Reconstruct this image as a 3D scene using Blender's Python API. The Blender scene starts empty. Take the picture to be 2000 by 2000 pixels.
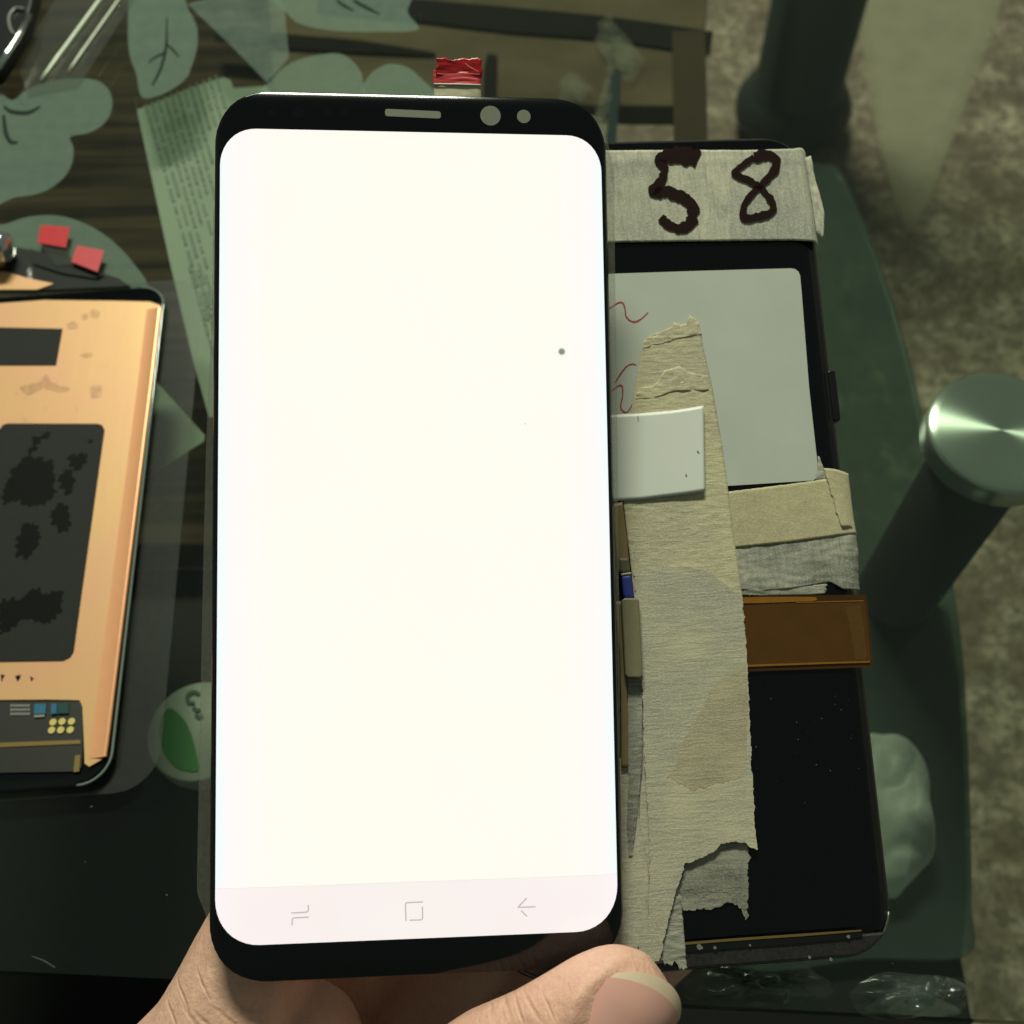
import bpy, bmesh, math, random
from mathutils import Vector, Matrix, noise
random.seed(7)
sc = bpy.context.scene
COL = sc.collection
mm = 0.001

# ------------------------------------------------------------------ camera
FOV = math.radians(50)
CAM = Vector((0, 0, 0.243673))
RC = Matrix(((0.999559, 0.014487, 0.025933), (0.0, 0.873013, -0.487697), (-0.029705, 0.487482, 0.872628)))
cd = bpy.data.cameras.new('camera'); cam = bpy.data.objects.new('camera', cd); COL.objects.link(cam)
cam.matrix_world = Matrix.Translation(CAM) @ RC.to_4x4()
cd.sensor_width = 36; cd.lens = 18 / math.tan(FOV / 2); cd.clip_start = 0.005; cd.clip_end = 20
cd.dof.use_dof = True; cd.dof.focus_distance = 0.190; cd.dof.aperture_fstop = 25
sc.camera = cam

# ------------------------------------------------------------------ room light (indoors): dim ambient + one ceiling light panel
w = bpy.data.worlds.new('World'); sc.world = w; w.use_nodes = True
bg = w.node_tree.nodes['Background']; bg.inputs[0].default_value = (0.80, 0.95, 0.78, 1); bg.inputs[1].default_value = 0.10
def area(name, loc, target, sx, sy, power, col):
    l = bpy.data.lights.new(name, 'AREA'); l.shape = 'RECTANGLE'; l.size = sx; l.size_y = sy; l.energy = power; l.color = col
    o = bpy.data.objects.new(name, l); COL.objects.link(o); o.location = loc
    o.rotation_euler = (Vector(target) - Vector(loc)).to_track_quat('-Z', 'Y').to_euler()
    return o
area('ceiling_light', (-0.16, 1.42, 1.55), (0, 0.12, 0), 0.60, 0.22, 34, (0.98, 1.0, 0.80))
sc.render.engine = 'CYCLES'
vs = sc.view_settings; vs.view_transform = 'Standard'; vs.look = 'None'; vs.exposure = 0.32; vs.gamma = 1
sc.cycles.transparent_max_bounces = 16; sc.cycles.max_bounces = 7

# ------------------------------------------------------------------ frames of reference (real poses, metres)
def frame(o, X, Y, Z):
    m = Matrix((X, Y, Z)).transposed().to_4x4(); m.translation = o; return m
MD = frame((-0.02092, 0.088932, 0.082078), (0.993836, 0.048528, -0.099678), (-0.002713, 0.909484, 0.41573), (0.11083, -0.412897, 0.904009))
MJ = frame((0.022893, 0.095703, 0.066454), (0.994967, 0.074787, -0.066682), (-0.048662, 0.942418, 0.330879), (0.087588, -0.325969, 0.941314))
MT = Matrix.Identity(4)
a = math.radians(-3.8)
ML = frame((-.1355, .1364, 0), (math.cos(a), -math.sin(a), 0), (math.sin(a), math.cos(a), 0), (0, 0, 1))
F = 1000 / math.tan(FOV / 2)
def spot(M, x, y, z=0.0):
    """local point of frame M where the sight line of photo pixel (x, y) meets the local height z"""
    d = RC @ Vector(((x - 1000) / F, (1000 - y) / F, -1)); mi = M.inverted()
    o = mi @ CAM; e = mi.to_3x3() @ d
    return o + e * ((z - o.z) / e.z)
def spots(M, pts, z=0.0): return [spot(M, x, y, z) for x, y in pts]
def crop(pts, x0, y0, s): return [(x0 + x / s, y0 + y / s) for x, y in pts]
R1 = lambda p: crop(p, 1150, 550, 3.22)
R2 = lambda p: crop(p, 1150, 1050, 3.22)
R3 = lambda p: crop(p, 1150, 1450, 2.76)
R4 = lambda p: crop(p, 1150, 0, 2.273)
R5 = lambda p: crop(p, 0, 1050, 3.22)
R6 = lambda p: crop(p, 1600, 1300, 2.76)
R7 = lambda p: crop(p, 0, 0, 2.76)
R8 = lambda p: crop(p, 600, 0, 2.76)
R9 = lambda p: crop(p, 0, 550, 3.864)

# ------------------------------------------------------------------ object helpers
def thing(name, label, cat, M=None, group=None):
    o = bpy.data.objects.new(name, None); COL.objects.link(o); o.empty_display_size = 0.01
    if M: o.matrix_world = M
    return tag(o, label, cat, group)
def tag(o, label=None, cat=None, group=None, kind=None):
    if label: o['label'] = label
    if cat: o['category'] = cat
    if group: o['group'] = group
    if kind: o['kind'] = kind
    return o
def mk(name, verts, faces, mat, parent=None, smooth=False, label=None, kind=None):
    me = bpy.data.meshes.new(name); me.from_pydata([tuple(v) for v in verts], [], faces)
    bm = bmesh.new(); bm.from_mesh(me); bmesh.ops.recalc_face_normals(bm, faces=bm.faces); bm.to_mesh(me); bm.free()
    if smooth:
        for p in me.polygons: p.use_smooth = True
    me.materials.append(mat)
    o = bpy.data.objects.new(name, me); COL.objects.link(o)
    if parent: o.parent = parent
    if label: o['label'] = label
    if kind: o['kind'] = kind
    return o
def prism(name, pts, z1, z0, mat, parent=None, **k):
    n = len(pts)
    v = [(p[0], p[1], z1) for p in pts] + [(p[0], p[1], z0) for p in pts]
    f = [list(range(n)), list(range(2 * n - 1, n - 1, -1))] + [[i, (i + 1) % n, n + (i + 1) % n, n + i] for i in range(n)]
    return mk(name, v, f, mat, parent, **k)
def rrect(x0, x1, y0, y1, r, n=10):
    out = []
    for cx, cy, a0 in ((x1 - r, y1 - r, 0), (x0 + r, y1 - r, 90), (x0 + r, y0 + r, 180), (x1 - r, y0 + r, 270)):
        for i in range(n + 1):
            t = math.radians(a0 + 90 * i / n); out.append((cx + r * math.cos(t), cy + r * math.sin(t)))
    return out
def circ(cx, cy, r, n=32): return [(cx + r * math.cos(2 * math.pi * i / n), cy + r * math.sin(2 * math.pi * i / n)) for i in range(n)]
def catmull(P, k=6, closed=True):
    P = [Vector(p) for p in P]; n = len(P); out = []
    for i in range(n if closed else n - 1):
        g = (lambda j: P[j % n]) if closed else (lambda j: P[max(0, min(n - 1, j))])
        p0, p1, p2, p3 = g(i - 1), g(i), g(i + 1), g(i + 2)
        for j in range(k):
            t = j / k
            out.append(0.5 * ((2 * p1) + (p2 - p0) * t + (2 * p0 - 5 * p1 + 4 * p2 - p3) * t * t + (3 * p1 - p0 - 3 * p2 + p3) * t ** 3))
    if not closed: out.append(P[-1])
    return out
def ragged(P, amp, step, seed=0, closed=True):
    """an outline with torn, uneven edges"""
    out = []; n = len(P)
    for i in range(n if closed else n - 1):
        p, q = Vector(P[i][:2]), Vector(P[(i + 1) % n][:2]); L = (q - p).length; k = max(1, int(L / step)); d = (q - p) / max(L, 1e-9); nr = Vector((-d.y, d.x))
        for j in range(k):
            s = p + (q - p) * j / k; out.append(s + nr * amp * (noise.noise(Vector((s.x * 900, s.y * 900, seed))) + 0.6 * noise.noise(Vector((s.x * 3000, s.y * 3000, seed + 9)))))
    if not closed: out.append(Vector(P[-1][:2]))
    return out
def ribbon(name, M, px, widths, z, mat, parent, thick=0.04 * mm, k=6, amp=0.0, label=None):
    """a stroke or cord laid flat along photo points; widths in photo pixels"""
    C = catmull(px, k, False); n = len(C); nw = len(widths); L, R = [], []
    for i, c in enumerate(C):
        t = (C[min(n - 1, i + 1)] - C[max(0, i - 1)]).normalized(); nr = Vector((-t.y, t.x))
        u = i / (n - 1) * (nw - 1); j = min(nw - 2, int(u)); wd = widths[j] + (widths[j + 1] - widths[j]) * (u - j)
        wl = wd / 2 * (1 + amp * noise.noise(Vector((c.x * .12, c.y * .12, 1)))); wr = wd / 2 * (1 + amp * noise.noise(Vector((c.x * .12, c.y * .12, 5))))
        L.append(spot(M, *(c + nr * wl), z)); R.append(spot(M, *(c - nr * wr), z))
    v, f = [], []
    for l, r in zip(L, R): v += [(l.x, l.y, z), (r.x, r.y, z), (l.x, l.y, z - thick), (r.x, r.y, z - thick)]
    for i in range(n - 1):
        b = 4 * i; c = b + 4
        f += [[b, b + 1, c + 1, c], [b + 2, c + 2, c + 3, b + 3], [b, c, c + 2, b + 2], [b + 1, b + 3, c + 3, c + 1]]
    f += [[0, 2, 3, 1], [4 * n - 4, 4 * n - 3, 4 * n - 1, 4 * n - 2]]
    return mk(name, v, f, mat, parent, label=label)
def resample(P, n):
    P = [Vector(p[:2]) for p in P]; d = [0]
    for i in range(len(P) - 1): d.append(d[-1] + (P[i + 1] - P[i]).length)
    out = []
    for i in range(n):
        s = d[-1] * i / (n - 1); j = 0
        while j < len(P) - 2 and d[j + 1] < s: j += 1
        out.append(P[j] + (P[j + 1] - P[j]) * ((s - d[j]) / max(1e-9, d[j + 1] - d[j])))
    return out
def strip(name, M, A, B, z, mat, parent, n=60, m=24, thick=0.12 * mm, wr=0.12 * mm, torn=(0, 0), seed=0, bend=None, fr=(500, 2200), label=None):
    """a length of tape between its two long edges A and B (photo points), crinkled, with torn ends"""
    A = resample(spots(M, A, z), n); B = resample(spots(M, B, z), n); v, f = [], []
    def along(i): return ((A[min(n - 1, i + 1)] + B[min(n - 1, i + 1)]) - (A[max(0, i - 1)] + B[max(0, i - 1)])).normalized()
    for i in range(n):
        for j in range(m):
            s = j / (m - 1); p = A[i].lerp(B[i], s)
            q = Vector((p.x, p.y, seed))
            e = 0.0
            for end, amp in ((0, torn[0]), (n - 1, torn[1])):
                w_ = max(0, 1 - abs(i - end) / 3.0)
                e += w_ * amp * (noise.noise(Vector((s * 4.3 + seed * 3, end, 1))) + .8 * noise.noise(Vector((s * 13 + seed, end, 4))) + .5 * noise.noise(Vector((s * 40, end, seed))))
            p = p + along(i) * e
            if 0 < i < n - 1 and j in (0, m - 1): p = p + (B[i] - A[i]).normalized() * 0.06 * mm * noise.noise(Vector((p.x * 3000, p.y * 3000, 2)))
            h = wr * (noise.noise(Vector((p.x * fr[0], p.y * fr[1], seed))) + 0.5 * noise.noise(Vector((p.x * 260, p.y * 260, seed + 3))))
            if bend: h += bend(i / (n - 1), s)
            v.append((p.x, p.y, z + h))
    for i in range(n - 1):
        for j in range(m - 1): f.append([i * m + j, i * m + j + 1, (i + 1) * m + j + 1, (i + 1) * m + j])
    ring = [j for j in range(m)] + [i * m + m - 1 for i in range(1, n)] + [(n - 1) * m + j for j in range(m - 2, -1, -1)] + [i * m for i in range(n - 2, 0, -1)]
    b = len(v)
    for r in ring: v.append((v[r][0], v[r][1], v[r][2] - thick))
    k = len(ring)
    for i in range(k): f.append([ring[i], ring[(i + 1) % k], b + (i + 1) % k, b + i])
    return mk(name, v, f, mat, parent, smooth=True, label=label)
def tube(name, P, r, mat, parent=None, n=10, label=None):
    v, f = [], []; P = [Vector(p) for p in P]
    rr = r if isinstance(r, (list, tuple)) else [r] * len(P)
    for i, p in enumerate(P):
        t = (P[min(len(P) - 1, i + 1)] - P[max(0, i - 1)]).normalized(); u = t.orthogonal().normalized() if abs(t.z) > .9 else t.cross(Vector((0, 0, 1))).normalized(); q = t.cross(u)
        for j in range(n):
            g = 2 * math.pi * j / n; v.append(p + (u * math.cos(g) + q * math.sin(g)) * rr[i])
    for i in range(len(P) - 1):
        for j in range(n): f.append([i * n + j, i * n + (j + 1) % n, (i + 1) * n + (j + 1) % n, (i + 1) * n + j])
    f += [list(range(n)), list(range((len(P) - 1) * n, len(P) * n))]
    return mk(name, v, f, mat, parent, smooth=True, label=label)
def lathe(name, prof, mat, parent=None, n=64, c=(0, 0), label=None):
    v, f = [], []; m = len(prof)
    for i in range(n):
        g = 2 * math.pi * i / n
        for r, z in prof: v.append((c[0] + r * math.cos(g), c[1] + r * math.sin(g), z))
    for i in range(n):
        for j in range(m - 1): f.append([i * m + j, ((i + 1) % n) * m + j, ((i + 1) % n) * m + j + 1, i * m + j + 1])
    f.append([i * m for i in range(n)]); f.append([i * m + m - 1 for i in range(n)])
    return mk(name, v, f, mat, parent, smooth=True, label=label)
def bevel(o, wd, seg=3):
    b = o.modifiers.new('bevel', 'BEVEL'); b.width = wd; b.segments = seg; b.limit_method = 'ANGLE'; b.angle_limit = math.radians(40)
    for p in o.data.polygons: p.use_smooth = True
    wn = o.modifiers.new('wn', 'WEIGHTED_NORMAL'); wn.keep_sharp = True
    return o

# ------------------------------------------------------------------ materials
def lin(*c): return tuple((x / 255 / 12.92 if x / 255 < .04045 else ((x / 255 + .055) / 1.055) ** 2.4) for x in c) + (1,)
class NT:
    def __init__(s, name):
        s.m = bpy.data.materials.new(name); s.m.use_nodes = True; s.t = s.m.node_tree; s.t.nodes.clear()
        s.out = s.n('ShaderNodeOutputMaterial')
    def n(s, kind, **k):
        x = s.t.nodes.new(kind)
        for a_, b_ in k.items():
            if a_ in x.inputs.keys(): x.inputs[a_].default_value = b_
            else: setattr(x, a_, b_)
        return x
    def l(s, a_, b_): s.t.links.new(a_, b_)
    def coord(s, scale=(1, 1, 1), rot=(0, 0, 0)):
        c = s.n('ShaderNodeTexCoord'); mp = s.n('ShaderNodeMapping'); mp.inputs['Scale'].default_value = scale; mp.inputs['Rotation'].default_value = rot
        s.l(c.outputs['Object'], mp.inputs['Vector']); return mp.outputs[0]
    def noise(s, vec, scale=1, detail=4, rough=.55, dist=0):
        x = s.n('ShaderNodeTexNoise'); x.inputs['Scale'].default_value = scale; x.inputs['Detail'].default_value = detail; x.inputs['Roughness'].default_value = rough; x.inputs['Distortion'].default_value = dist
        s.l(vec, x.inputs['Vector']); return x.outputs[0]
    def ramp(s, fac, stops):
        r = s.n('ShaderNodeValToRGB'); e = r.color_ramp.elements
        while len(e) < len(stops): e.new(0.5)
        for x, (p, c) in zip(e, stops): x.position = p; x.color = c if len(c) == 4 else tuple(c) + (1,)
        s.l(fac, r.inputs[0]); return r.outputs[0]
    def mix(s, fac, c1, c2, mode='MIX'):
        x = s.n('ShaderNodeMixRGB', blend_type=mode)
        for i, c in ((0, fac), (1, c1), (2, c2)):
            if hasattr(c, 'links'): s.l(c, x.inputs[i])
            else: x.inputs[i].default_value = c
        return x.outputs[0]
    def bsdf(s, col, rough=.5, metal=0, spec=.5, bump=None, bs=.3, bd=.0002, **k):
        p = s.n('ShaderNodeBsdfPrincipled')
        for key, c in (('Base Color', col), ('Roughness', rough), ('Metallic', metal), ('Specular IOR Level', spec)):
            if hasattr(c, 'links'): s.l(c, p.inputs[key])
            else: p.inputs[key].default_value = c
        for a_, b_ in k.items():
            a_ = a_.replace('_', ' ')
            if hasattr(b_, 'links'): s.l(b_, p.inputs[a_])
            else: p.inputs[a_].default_value = b_
        if bump is not None:
            b = s.n('ShaderNodeBump'); b.inputs['Strength'].default_value = bs; b.inputs['Distance'].default_value = bd
            s.l(bump, b.inputs['Height']); s.l(b.outputs[0], p.inputs['Normal'])
        return p.outputs[0]
    def end(s, sh): s.l(sh, s.out.inputs[0]); return s.m
def plain(name, col, rough=.5, metal=0, spec=.5, var=0, vs_=400, bs=0, **k):
    t = NT(name); c = col
    bmp = None
    if var or bs:
        f = t.noise(t.coord(), vs_, 5)
        if var: c = t.mix(f, tuple(x * (1 - var) for x in col[:3]) + (1,), tuple(min(1, x * (1 + var)) for x in col[:3]) + (1,))
        if bs: bmp = f
    return t.end(t.bsdf(c, rough, metal, spec, bump=bmp, bs=bs, **k))
def sheer(name, tint, body, cover, rough=.08, ior=1.45, var=0, vs_=200, gloss=1.0):
    """thin clear pane or film: lets light straight through, tinted, with Fresnel reflection and some milky body"""
    t = NT(name)
    tr = t.n('ShaderNodeBsdfTransparent'); tr.inputs[0].default_value = tint
    df = t.n('ShaderNodeBsdfDiffuse'); df.inputs[0].default_value = body
    g = t.n('ShaderNodeBsdfGlossy'); g.inputs['Roughness'].default_value = rough; g.inputs[0].default_value = (gloss, gloss, gloss, 1)
    m1 = t.n('ShaderNodeMixShader'); m1.inputs[0].default_value = cover
    if var:
        f = t.noise(t.coord(), vs_, 6, .7); r = t.n('ShaderNodeMapRange'); r.inputs[1].default_value = .3; r.inputs[2].default_value = .75
        r.inputs[3].default_value = max(0, cover - var); r.inputs[4].default_value = min(1, cover + var); t.l(f, r.inputs[0]); t.l(r.outputs[0], m1.inputs[0])
    t.l(tr.outputs[0], m1.inputs[1]); t.l(df.outputs[0], m1.inputs[2])
    if gloss <= 0: return t.end(m1.outputs[0])
    f0 = ((ior - 1) / (ior + 1)) ** 2     # Schlick reflectance, the same from both sides of the pane
    lw = t.n('ShaderNodeLayerWeight'); lw.inputs[0].default_value = .5
    pw = t.n('ShaderNodeMath', operation='POWER'); pw.inputs[1].default_value = 5; t.l(lw.outputs['Facing'], pw.inputs[0])
    ma = t.n('ShaderNodeMath', operation='MULTIPLY_ADD'); ma.inputs[1].default_value = 1 - f0; ma.inputs[2].default_value = f0; t.l(pw.outputs[0], ma.inputs[0])
    m2 = t.n('ShaderNodeMixShader'); t.l(ma.outputs[0], m2.inputs[0]); t.l(m1.outputs[0], m2.inputs[1]); t.l(g.outputs[0], m2.inputs[2])
    return t.end(m2.outputs[0])
def tape_mat(name, c1, c2, along, thin=.35, seed=0, blue=0):
    """crepe masking paper: fine ridges across the tape, fibres, thin greyish patches"""
    t = NT(name)
    sx, sy = ((170, 1250) if along == 'y' else (1250, 170))
    v = t.coord((sx, sy, 300)); v.node.inputs['Location'].default_value = (seed, seed * 2, 0)
    ridge = t.noise(v, 1, 5, .65, .6); fib = t.noise(t.coord((1, 1, 1)), 2600, 3, .6)
    v2 = t.coord((1, 1, 1)); v2.node.inputs['Location'].default_value = (seed * .01, 0, 0)
    blot = t.noise(v2, 55, 4, .6, .3)
    base = t.mix(t.ramp(blot, [(.40, (0, 0, 0)), (.60, (1, 1, 1))]), c1, c2)
    base = t.mix(t.ramp(fib, [(.42, (.0, .0, .0)), (.66, (.55, .55, .55))]), base, tuple(min(1, x * 1.22) for x in c1[:3]) + (1,))
    base = t.mix(t.ramp(ridge, [(.3, (thin, thin, thin)), (.55, (0, 0, 0))]), base, tuple(x * .72 for x in c2[:3]) + (1,))
    h = t.mix(.35, ridge, fib)
    return t.end(t.bsdf(base, .85, 0, .25, bump=h, bs=.7, bd=.0003))

M_black = plain('black_glass', (.002, .003, .0033, 1), .10, 0, .38)
M_black2 = plain('black_frame', (.006, .0065, .007, 1), .30, 0, .45, bs=.15, vs_=3000)
M_chin = plain('worn_chin', (.024, .023, .022, 1), .34, 0, .5, var=.95, vs_=1500, bs=.35)
M_edge = plain('panel_edge', (.035, .036, .034, 1), .35)
M_lens = plain('clear_window', lin(128, 131, 116), .35, var=.12, vs_=900)
M_sens = plain('sensor_window', (.002, .003, .007, 1), .12)
M_slot = plain('earpiece_mesh', lin(126, 132, 114), .7, var=.25, vs_=4000)
M_red = plain('red_liner', (.50, .016, .022, 1), .30, var=.15, vs_=600)
M_redp = plain('red_liner_pale', (.55, .05, .06, 1), .30, var=.2, vs_=600)
M_flex = plain('cream_flex', lin(196, 190, 160), .5, var=.12, vs_=900)
M_film = sheer('protective_film', (.93, .94, .92, 1), (.35, .34, .28, 1), .13, .12, 1.40, .06, 1500)
M_film2 = sheer('loose_film', (.90, .92, .90, 1), (.26, .27, .25, 1), .055, .15, 1.40, .012, 500)
M_paper = plain('label_paper', lin(188, 193, 182), .75, 0, .3, var=.09, vs_=90, bs=.1)
M_white = plain('white_sticker', lin(222, 226, 216), .35, 0, .5, var=.07, vs_=60)
M_ink = plain('marker_ink', (.018, .008, .007, 1), .8, 0, .08, var=.5, vs_=1600)
M_pen = plain('red_pen', (.36, .05, .05, 1), .6)
M_tapeH = tape_mat('crepe_tape_across', lin(198, 196, 174), lin(162, 163, 150), 'x', .60)
M_tapeV = tape_mat('crepe_tape_along', lin(200, 193, 156), lin(178, 173, 150), 'y', .35, 3)
M_tapeV2 = tape_mat('crepe_tape_layered', lin(190, 185, 158), lin(168, 166, 150), 'y', .35, 11)
M_tapeV3 = tape_mat('stained_tape', lin(182, 174, 146), lin(160, 152, 130), 'y', .35, 23)
M_tapeY = tape_mat('yellowed_tape', lin(190, 182, 146), lin(176, 168, 136), 'x', .12, 5)
M_tapeG = tape_mat('thin_grey_tape', lin(174, 173, 156), lin(126, 127, 116), 'x', .55, 8)
M_tapeT = tape_mat('thin_torn_tape', lin(158, 157, 142), lin(112, 112, 102), 'y', .6, 14)
M_kap = plain('amber_film', (.085, .036, .006, 1), .16, 0, .5, var=.18, vs_=300)
M_kapl = plain('amber_film_edge', (.26, .11, .012, 1), .25, var=.3, vs_=900)
M_brown = plain('brown_flex', lin(128, 112, 74), .5, var=.1)
M_olive = plain('olive_flex', lin(96, 90, 68), .5, var=.1)
M_blue = plain('blue_flex', (.028, .045, .26, 1), .4)
M_conn = plain('connector_plate', lin(134, 128, 100), .42, .25, var=.15, vs_=1800)
M_gold = plain('gold_trim', (.30, .21, .07, 1), .35, .6)
M_goldp = plain('gold_pad', (.75, .62, .20, 1), .35, .4)
M_dust = plain('dust', (.17, .17, .16, 1), .8)
M_grey = plain('graphite_pad', (.020, .022, .021, 1), .6, 0, .12, var=.12, vs_=400)
M_scuff = plain('graphite_scuff', (.004, .005, .005, 1), .6, 0, .08)
M_board = plain('circuit_board', (.020, .022, .018, 1), .4, var=.4, vs_=1500)
M_chipb = plain('blue_component', (.03, .14, .24, 1), .3, var=.4, vs_=2500)
M_chipg = plain('teal_component', (.02, .06, .055, 1), .3, var=.4, vs_=2500)
M_solder = plain('solder_marks', (.25, .25, .22, 1), .5)
M_steel = plain('polished_steel', (.75, .77, .75, 1), .16, 1)
M_glow = None

def copper():
    t = NT('copper_sheet'); v = t.coord()
    f = t.noise(v, 28, 4, .5, .4); g = t.noise(v, 170, 5, .7); s = t.noise(t.coord((1, .12, 1)), 240, 3)
    c = t.mix(t.ramp(f, [(.35, (0, 0, 0)), (.65, (1, 1, 1))]), lin(213, 172, 116), lin(216, 162, 124))
    c = t.mix(t.ramp(g, [(.62, (0, 0, 0)), (.78, (.55, .55, .55))]), c, lin(150, 128, 92))
    return t.end(t.bsdf(c, .42, .25, .5, bump=s, bs=.12, bd=.0002))
M_copper = copper()
M_copperedge = plain('copper_rolled_edge', lin(255, 182, 134), .30, .30, var=.08)  # copper colour with the reflected glow of the edge painted in

def skin():
    t = NT('skin'); v = t.coord()
    f = t.noise(v, 60, 4, .6); g = t.noise(v, 900, 5, .65); k = t.noise(t.coord((1.9, .55, 1), (0, 0, math.radians(-28))), 400, 5, .65, .6)
    c = t.mix(t.ramp(f, [(.35, (0, 0, 0)), (.68, (1, 1, 1))]), (.67, .39, .295, 1), (.73, .47, .34, 1))
    c = t.mix(t.ramp(g, [(.35, (.35, .35, .35)), (.6, (0, 0, 0))]), c, (.55, .27, .20, 1))
    h = t.mix(.5, k, g)
    # skin creases: short grooves at the thumb joint and on the palm side
    T4 = lambda p_: crop(p_, 600, 1700, 2.415); L6 = lambda p_: crop(p_, 0, 1500, 3.22)
    for (a0, a1), wd, zz in ((T4([(858, 610), (832, 712)]), .5, 10), (T4([(945, 625), (972, 715)]), .5, 11), (T4([(1040, 615), (1110, 700)]), .55, 13), (T4([(900, 640), (880, 724)]), .35, 10), (T4([(1000, 640), (1030, 720)]), .4, 12), (T4([(790, 650), (770, 730)]), .45, 9), (T4([(1130, 600), (1170, 680)]), .35, 14),
                           (L6([(1160, 1440), (1340, 1590)]), .5, -8), (L6([(1260, 1470), (1440, 1600)]), .45, -8), (L6([(1090, 1330), (1230, 1480)]), .4, -8), (L6([(1380, 1440), (1560, 1560)]), .5, -8), (L6([(1040, 1450), (1170, 1600)]), .4, -8), (L6([(1250, 1250), (1360, 1400)]), .35, -8), (L6([(1500, 1400), (1700, 1500)]), .45, -8)):
        A, B = spot(MD, *a0, zz * mm), spot(MD, *a1, zz * mm); mid = (A + B) / 2; d = B - A
        tc_ = t.n('ShaderNodeTexCoord'); mp = t.n('ShaderNodeMapping', vector_type='TEXTURE')
        mp.inputs['Location'].default_value = mid; mp.inputs['Rotation'].default_value = (0, 0, math.atan2(d.y, d.x)); mp.inputs['Scale'].default_value = (d.length * .6, wd * mm, .03)
        ad = t.n('ShaderNodeMixRGB', blend_type='ADD'); ad.inputs[0].default_value = .0006
        wob = t.n('ShaderNodeTexNoise'); wob.inputs['Scale'].default_value = 300; t.l(tc_.outputs['Object'], wob.inputs['Vector'])
        t.l(tc_.outputs['Object'], ad.inputs[1]); t.l(wob.outputs['Color'], ad.inputs[2]); t.l(ad.outputs[0], mp.inputs['Vector'])
        gr = t.n('ShaderNodeTexGradient', gradient_type='SPHERICAL'); t.l(mp.outputs[0], gr.inputs[0])
        h = t.mix(.38, h, gr.outputs[0], 'SUBTRACT')
        m_f = t.n('ShaderNodeMath', operation='MULTIPLY'); m_f.inputs[1].default_value = .22; t.l(gr.outputs[0], m_f.inputs[0])
        c = t.mix(m_f.outputs[0], c, (.50, .22, .15, 1))
    p = t.bsdf(c, .48, 0, .4, bump=h, bs=.8, bd=.0006, Subsurface_Weight=.15, Subsurface_Scale=.003)
    return t.end(p)
M_skin = skin()
M_nail = plain('nail', (.66, .36, .30, 1), .16, 0, .5, var=.10, vs_=120, bs=.05)
M_nailtip = plain('nail_tip', (.66, .52, .37, 1), .35, 0, .5, var=.06)

def wood():
    t = NT('dark_wood'); v = t.coord((6, 150, 1), (0, 0, math.radians(-4)))
    f = t.noise(v, 1, 5, .6, .5); g = t.noise(t.coord((30, 260, 1)), 1, 3)
    c = t.ramp(f, [(.40, (.010, .008, .006)), (.50, (.036, .027, .016)), (.62, (.072, .053, .030))])
    c = t.mix(t.ramp(g, [(.3, (.4, .4, .4)), (.7, (0, 0, 0))]), c, (.03, .022, .014, 1))
    return t.end(t.bsdf(c, .8, 0, .08))
M_wood = wood()
def cardboard():
    t = NT('brown_board'); f = t.noise(t.coord((14, 30, 1)), 1, 5, .65); g = t.noise(t.coord(), 22, 5, .7, .6)
    c = t.ramp(f, [(.3, (.075, .058, .036)), (.7, (.135, .106, .064))])
    c = t.mix(t.ramp(g, [(.60, (0, 0, 0)), (.75, (.5, .5, .5))]), c, (.19, .175, .12, 1))
    return t.end(t.bsdf(c, .85, 0, .08))
M_card = cardboard()
def stone():
    t = NT('floor_stone'); v = t.coord()
    f = t.noise(v, 30, 8, .75, .5); g = t.noise(v, 8, 4, .6); h = t.noise(v, 105, 7, .9)
    c = t.ramp(f, [(.40, (.13, .108, .074)), (.51, (.24, .208, .148)), (.61, (.44, .40, .30))])
    c = t.mix(t.ramp(g, [(.4, (0, 0, 0)), (.65, (.55, .55, .55))]), c, (.13, .092, .058, 1))
    c = t.mix(t.ramp(h, [(.49, (0, 0, 0)), (.55, (.85, .85, .85))]), c, (.085, .072, .048, 1))
    return t.end(t.bsdf(c, .6, 0, .2))
M_floor = stone()
def floor_light():  # flat pale colour for a painted patch of light
    t = NT('painted_floor_light'); f = t.noise(t.coord(), 30, 7, .7, .4)
    return t.end(t.bsdf(t.ramp(f, [(.3, (.32, .315, .225)), (.7, (.46, .455, .33))]), .45, 0, .4))
M_floorlight = floor_light()
M_shade = plain('shade_black', (.004, .005, .0048, 1), .6, 0, .2, var=.3, vs_=90)  # near-black colour standing for shade under the table
M_green = sheer('reflection_pane', (.44, .54, .49, 1), (.10, .148, .124, 1), .25, .12, 1.45, .08, 18)
M_glass = sheer('table_glass', (.885, .91, .865, 1), (.14, .19, .15, 1), .005, .02, 1.45)
M_glassedge = plain('table_glass_edge', (.010, .030, .020, 1), .1)
M_frost = sheer('frosted_print', (.80, .90, .84, 1), (.20, .285, .23, 1), .48, .4, 1.35, .06, 260, gloss=0)
M_vein = plain('leaf_vein', (.022, .034, .027, 1), .9, 0, .0)
M_doc = plain('document_paper', (.36, .43, .36, 1), .8, 0, .2, var=.06, vs_=60)
M_print = plain('faded_print', (.215, .26, .22, 1), .8)
M_puck = None
def brushed():
    t = NT('spun_metal')
    p = t.n('ShaderNodeBsdfPrincipled'); p.inputs['Base Color'].default_value = (.54, .64, .58, 1); p.inputs['Metallic'].default_value = .88
    p.inputs['Roughness'].default_value = .27; p.inputs['Anisotropic'].default_value = .9; p.inputs['Anisotropic Rotation'].default_value = .25
    tg = t.n('ShaderNodeTangent', direction_type='RADIAL', axis='Z'); t.l(tg.outputs[0], p.inputs['Tangent'])
    return t.end(p.outputs[0])
M_puck = brushed()
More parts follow.
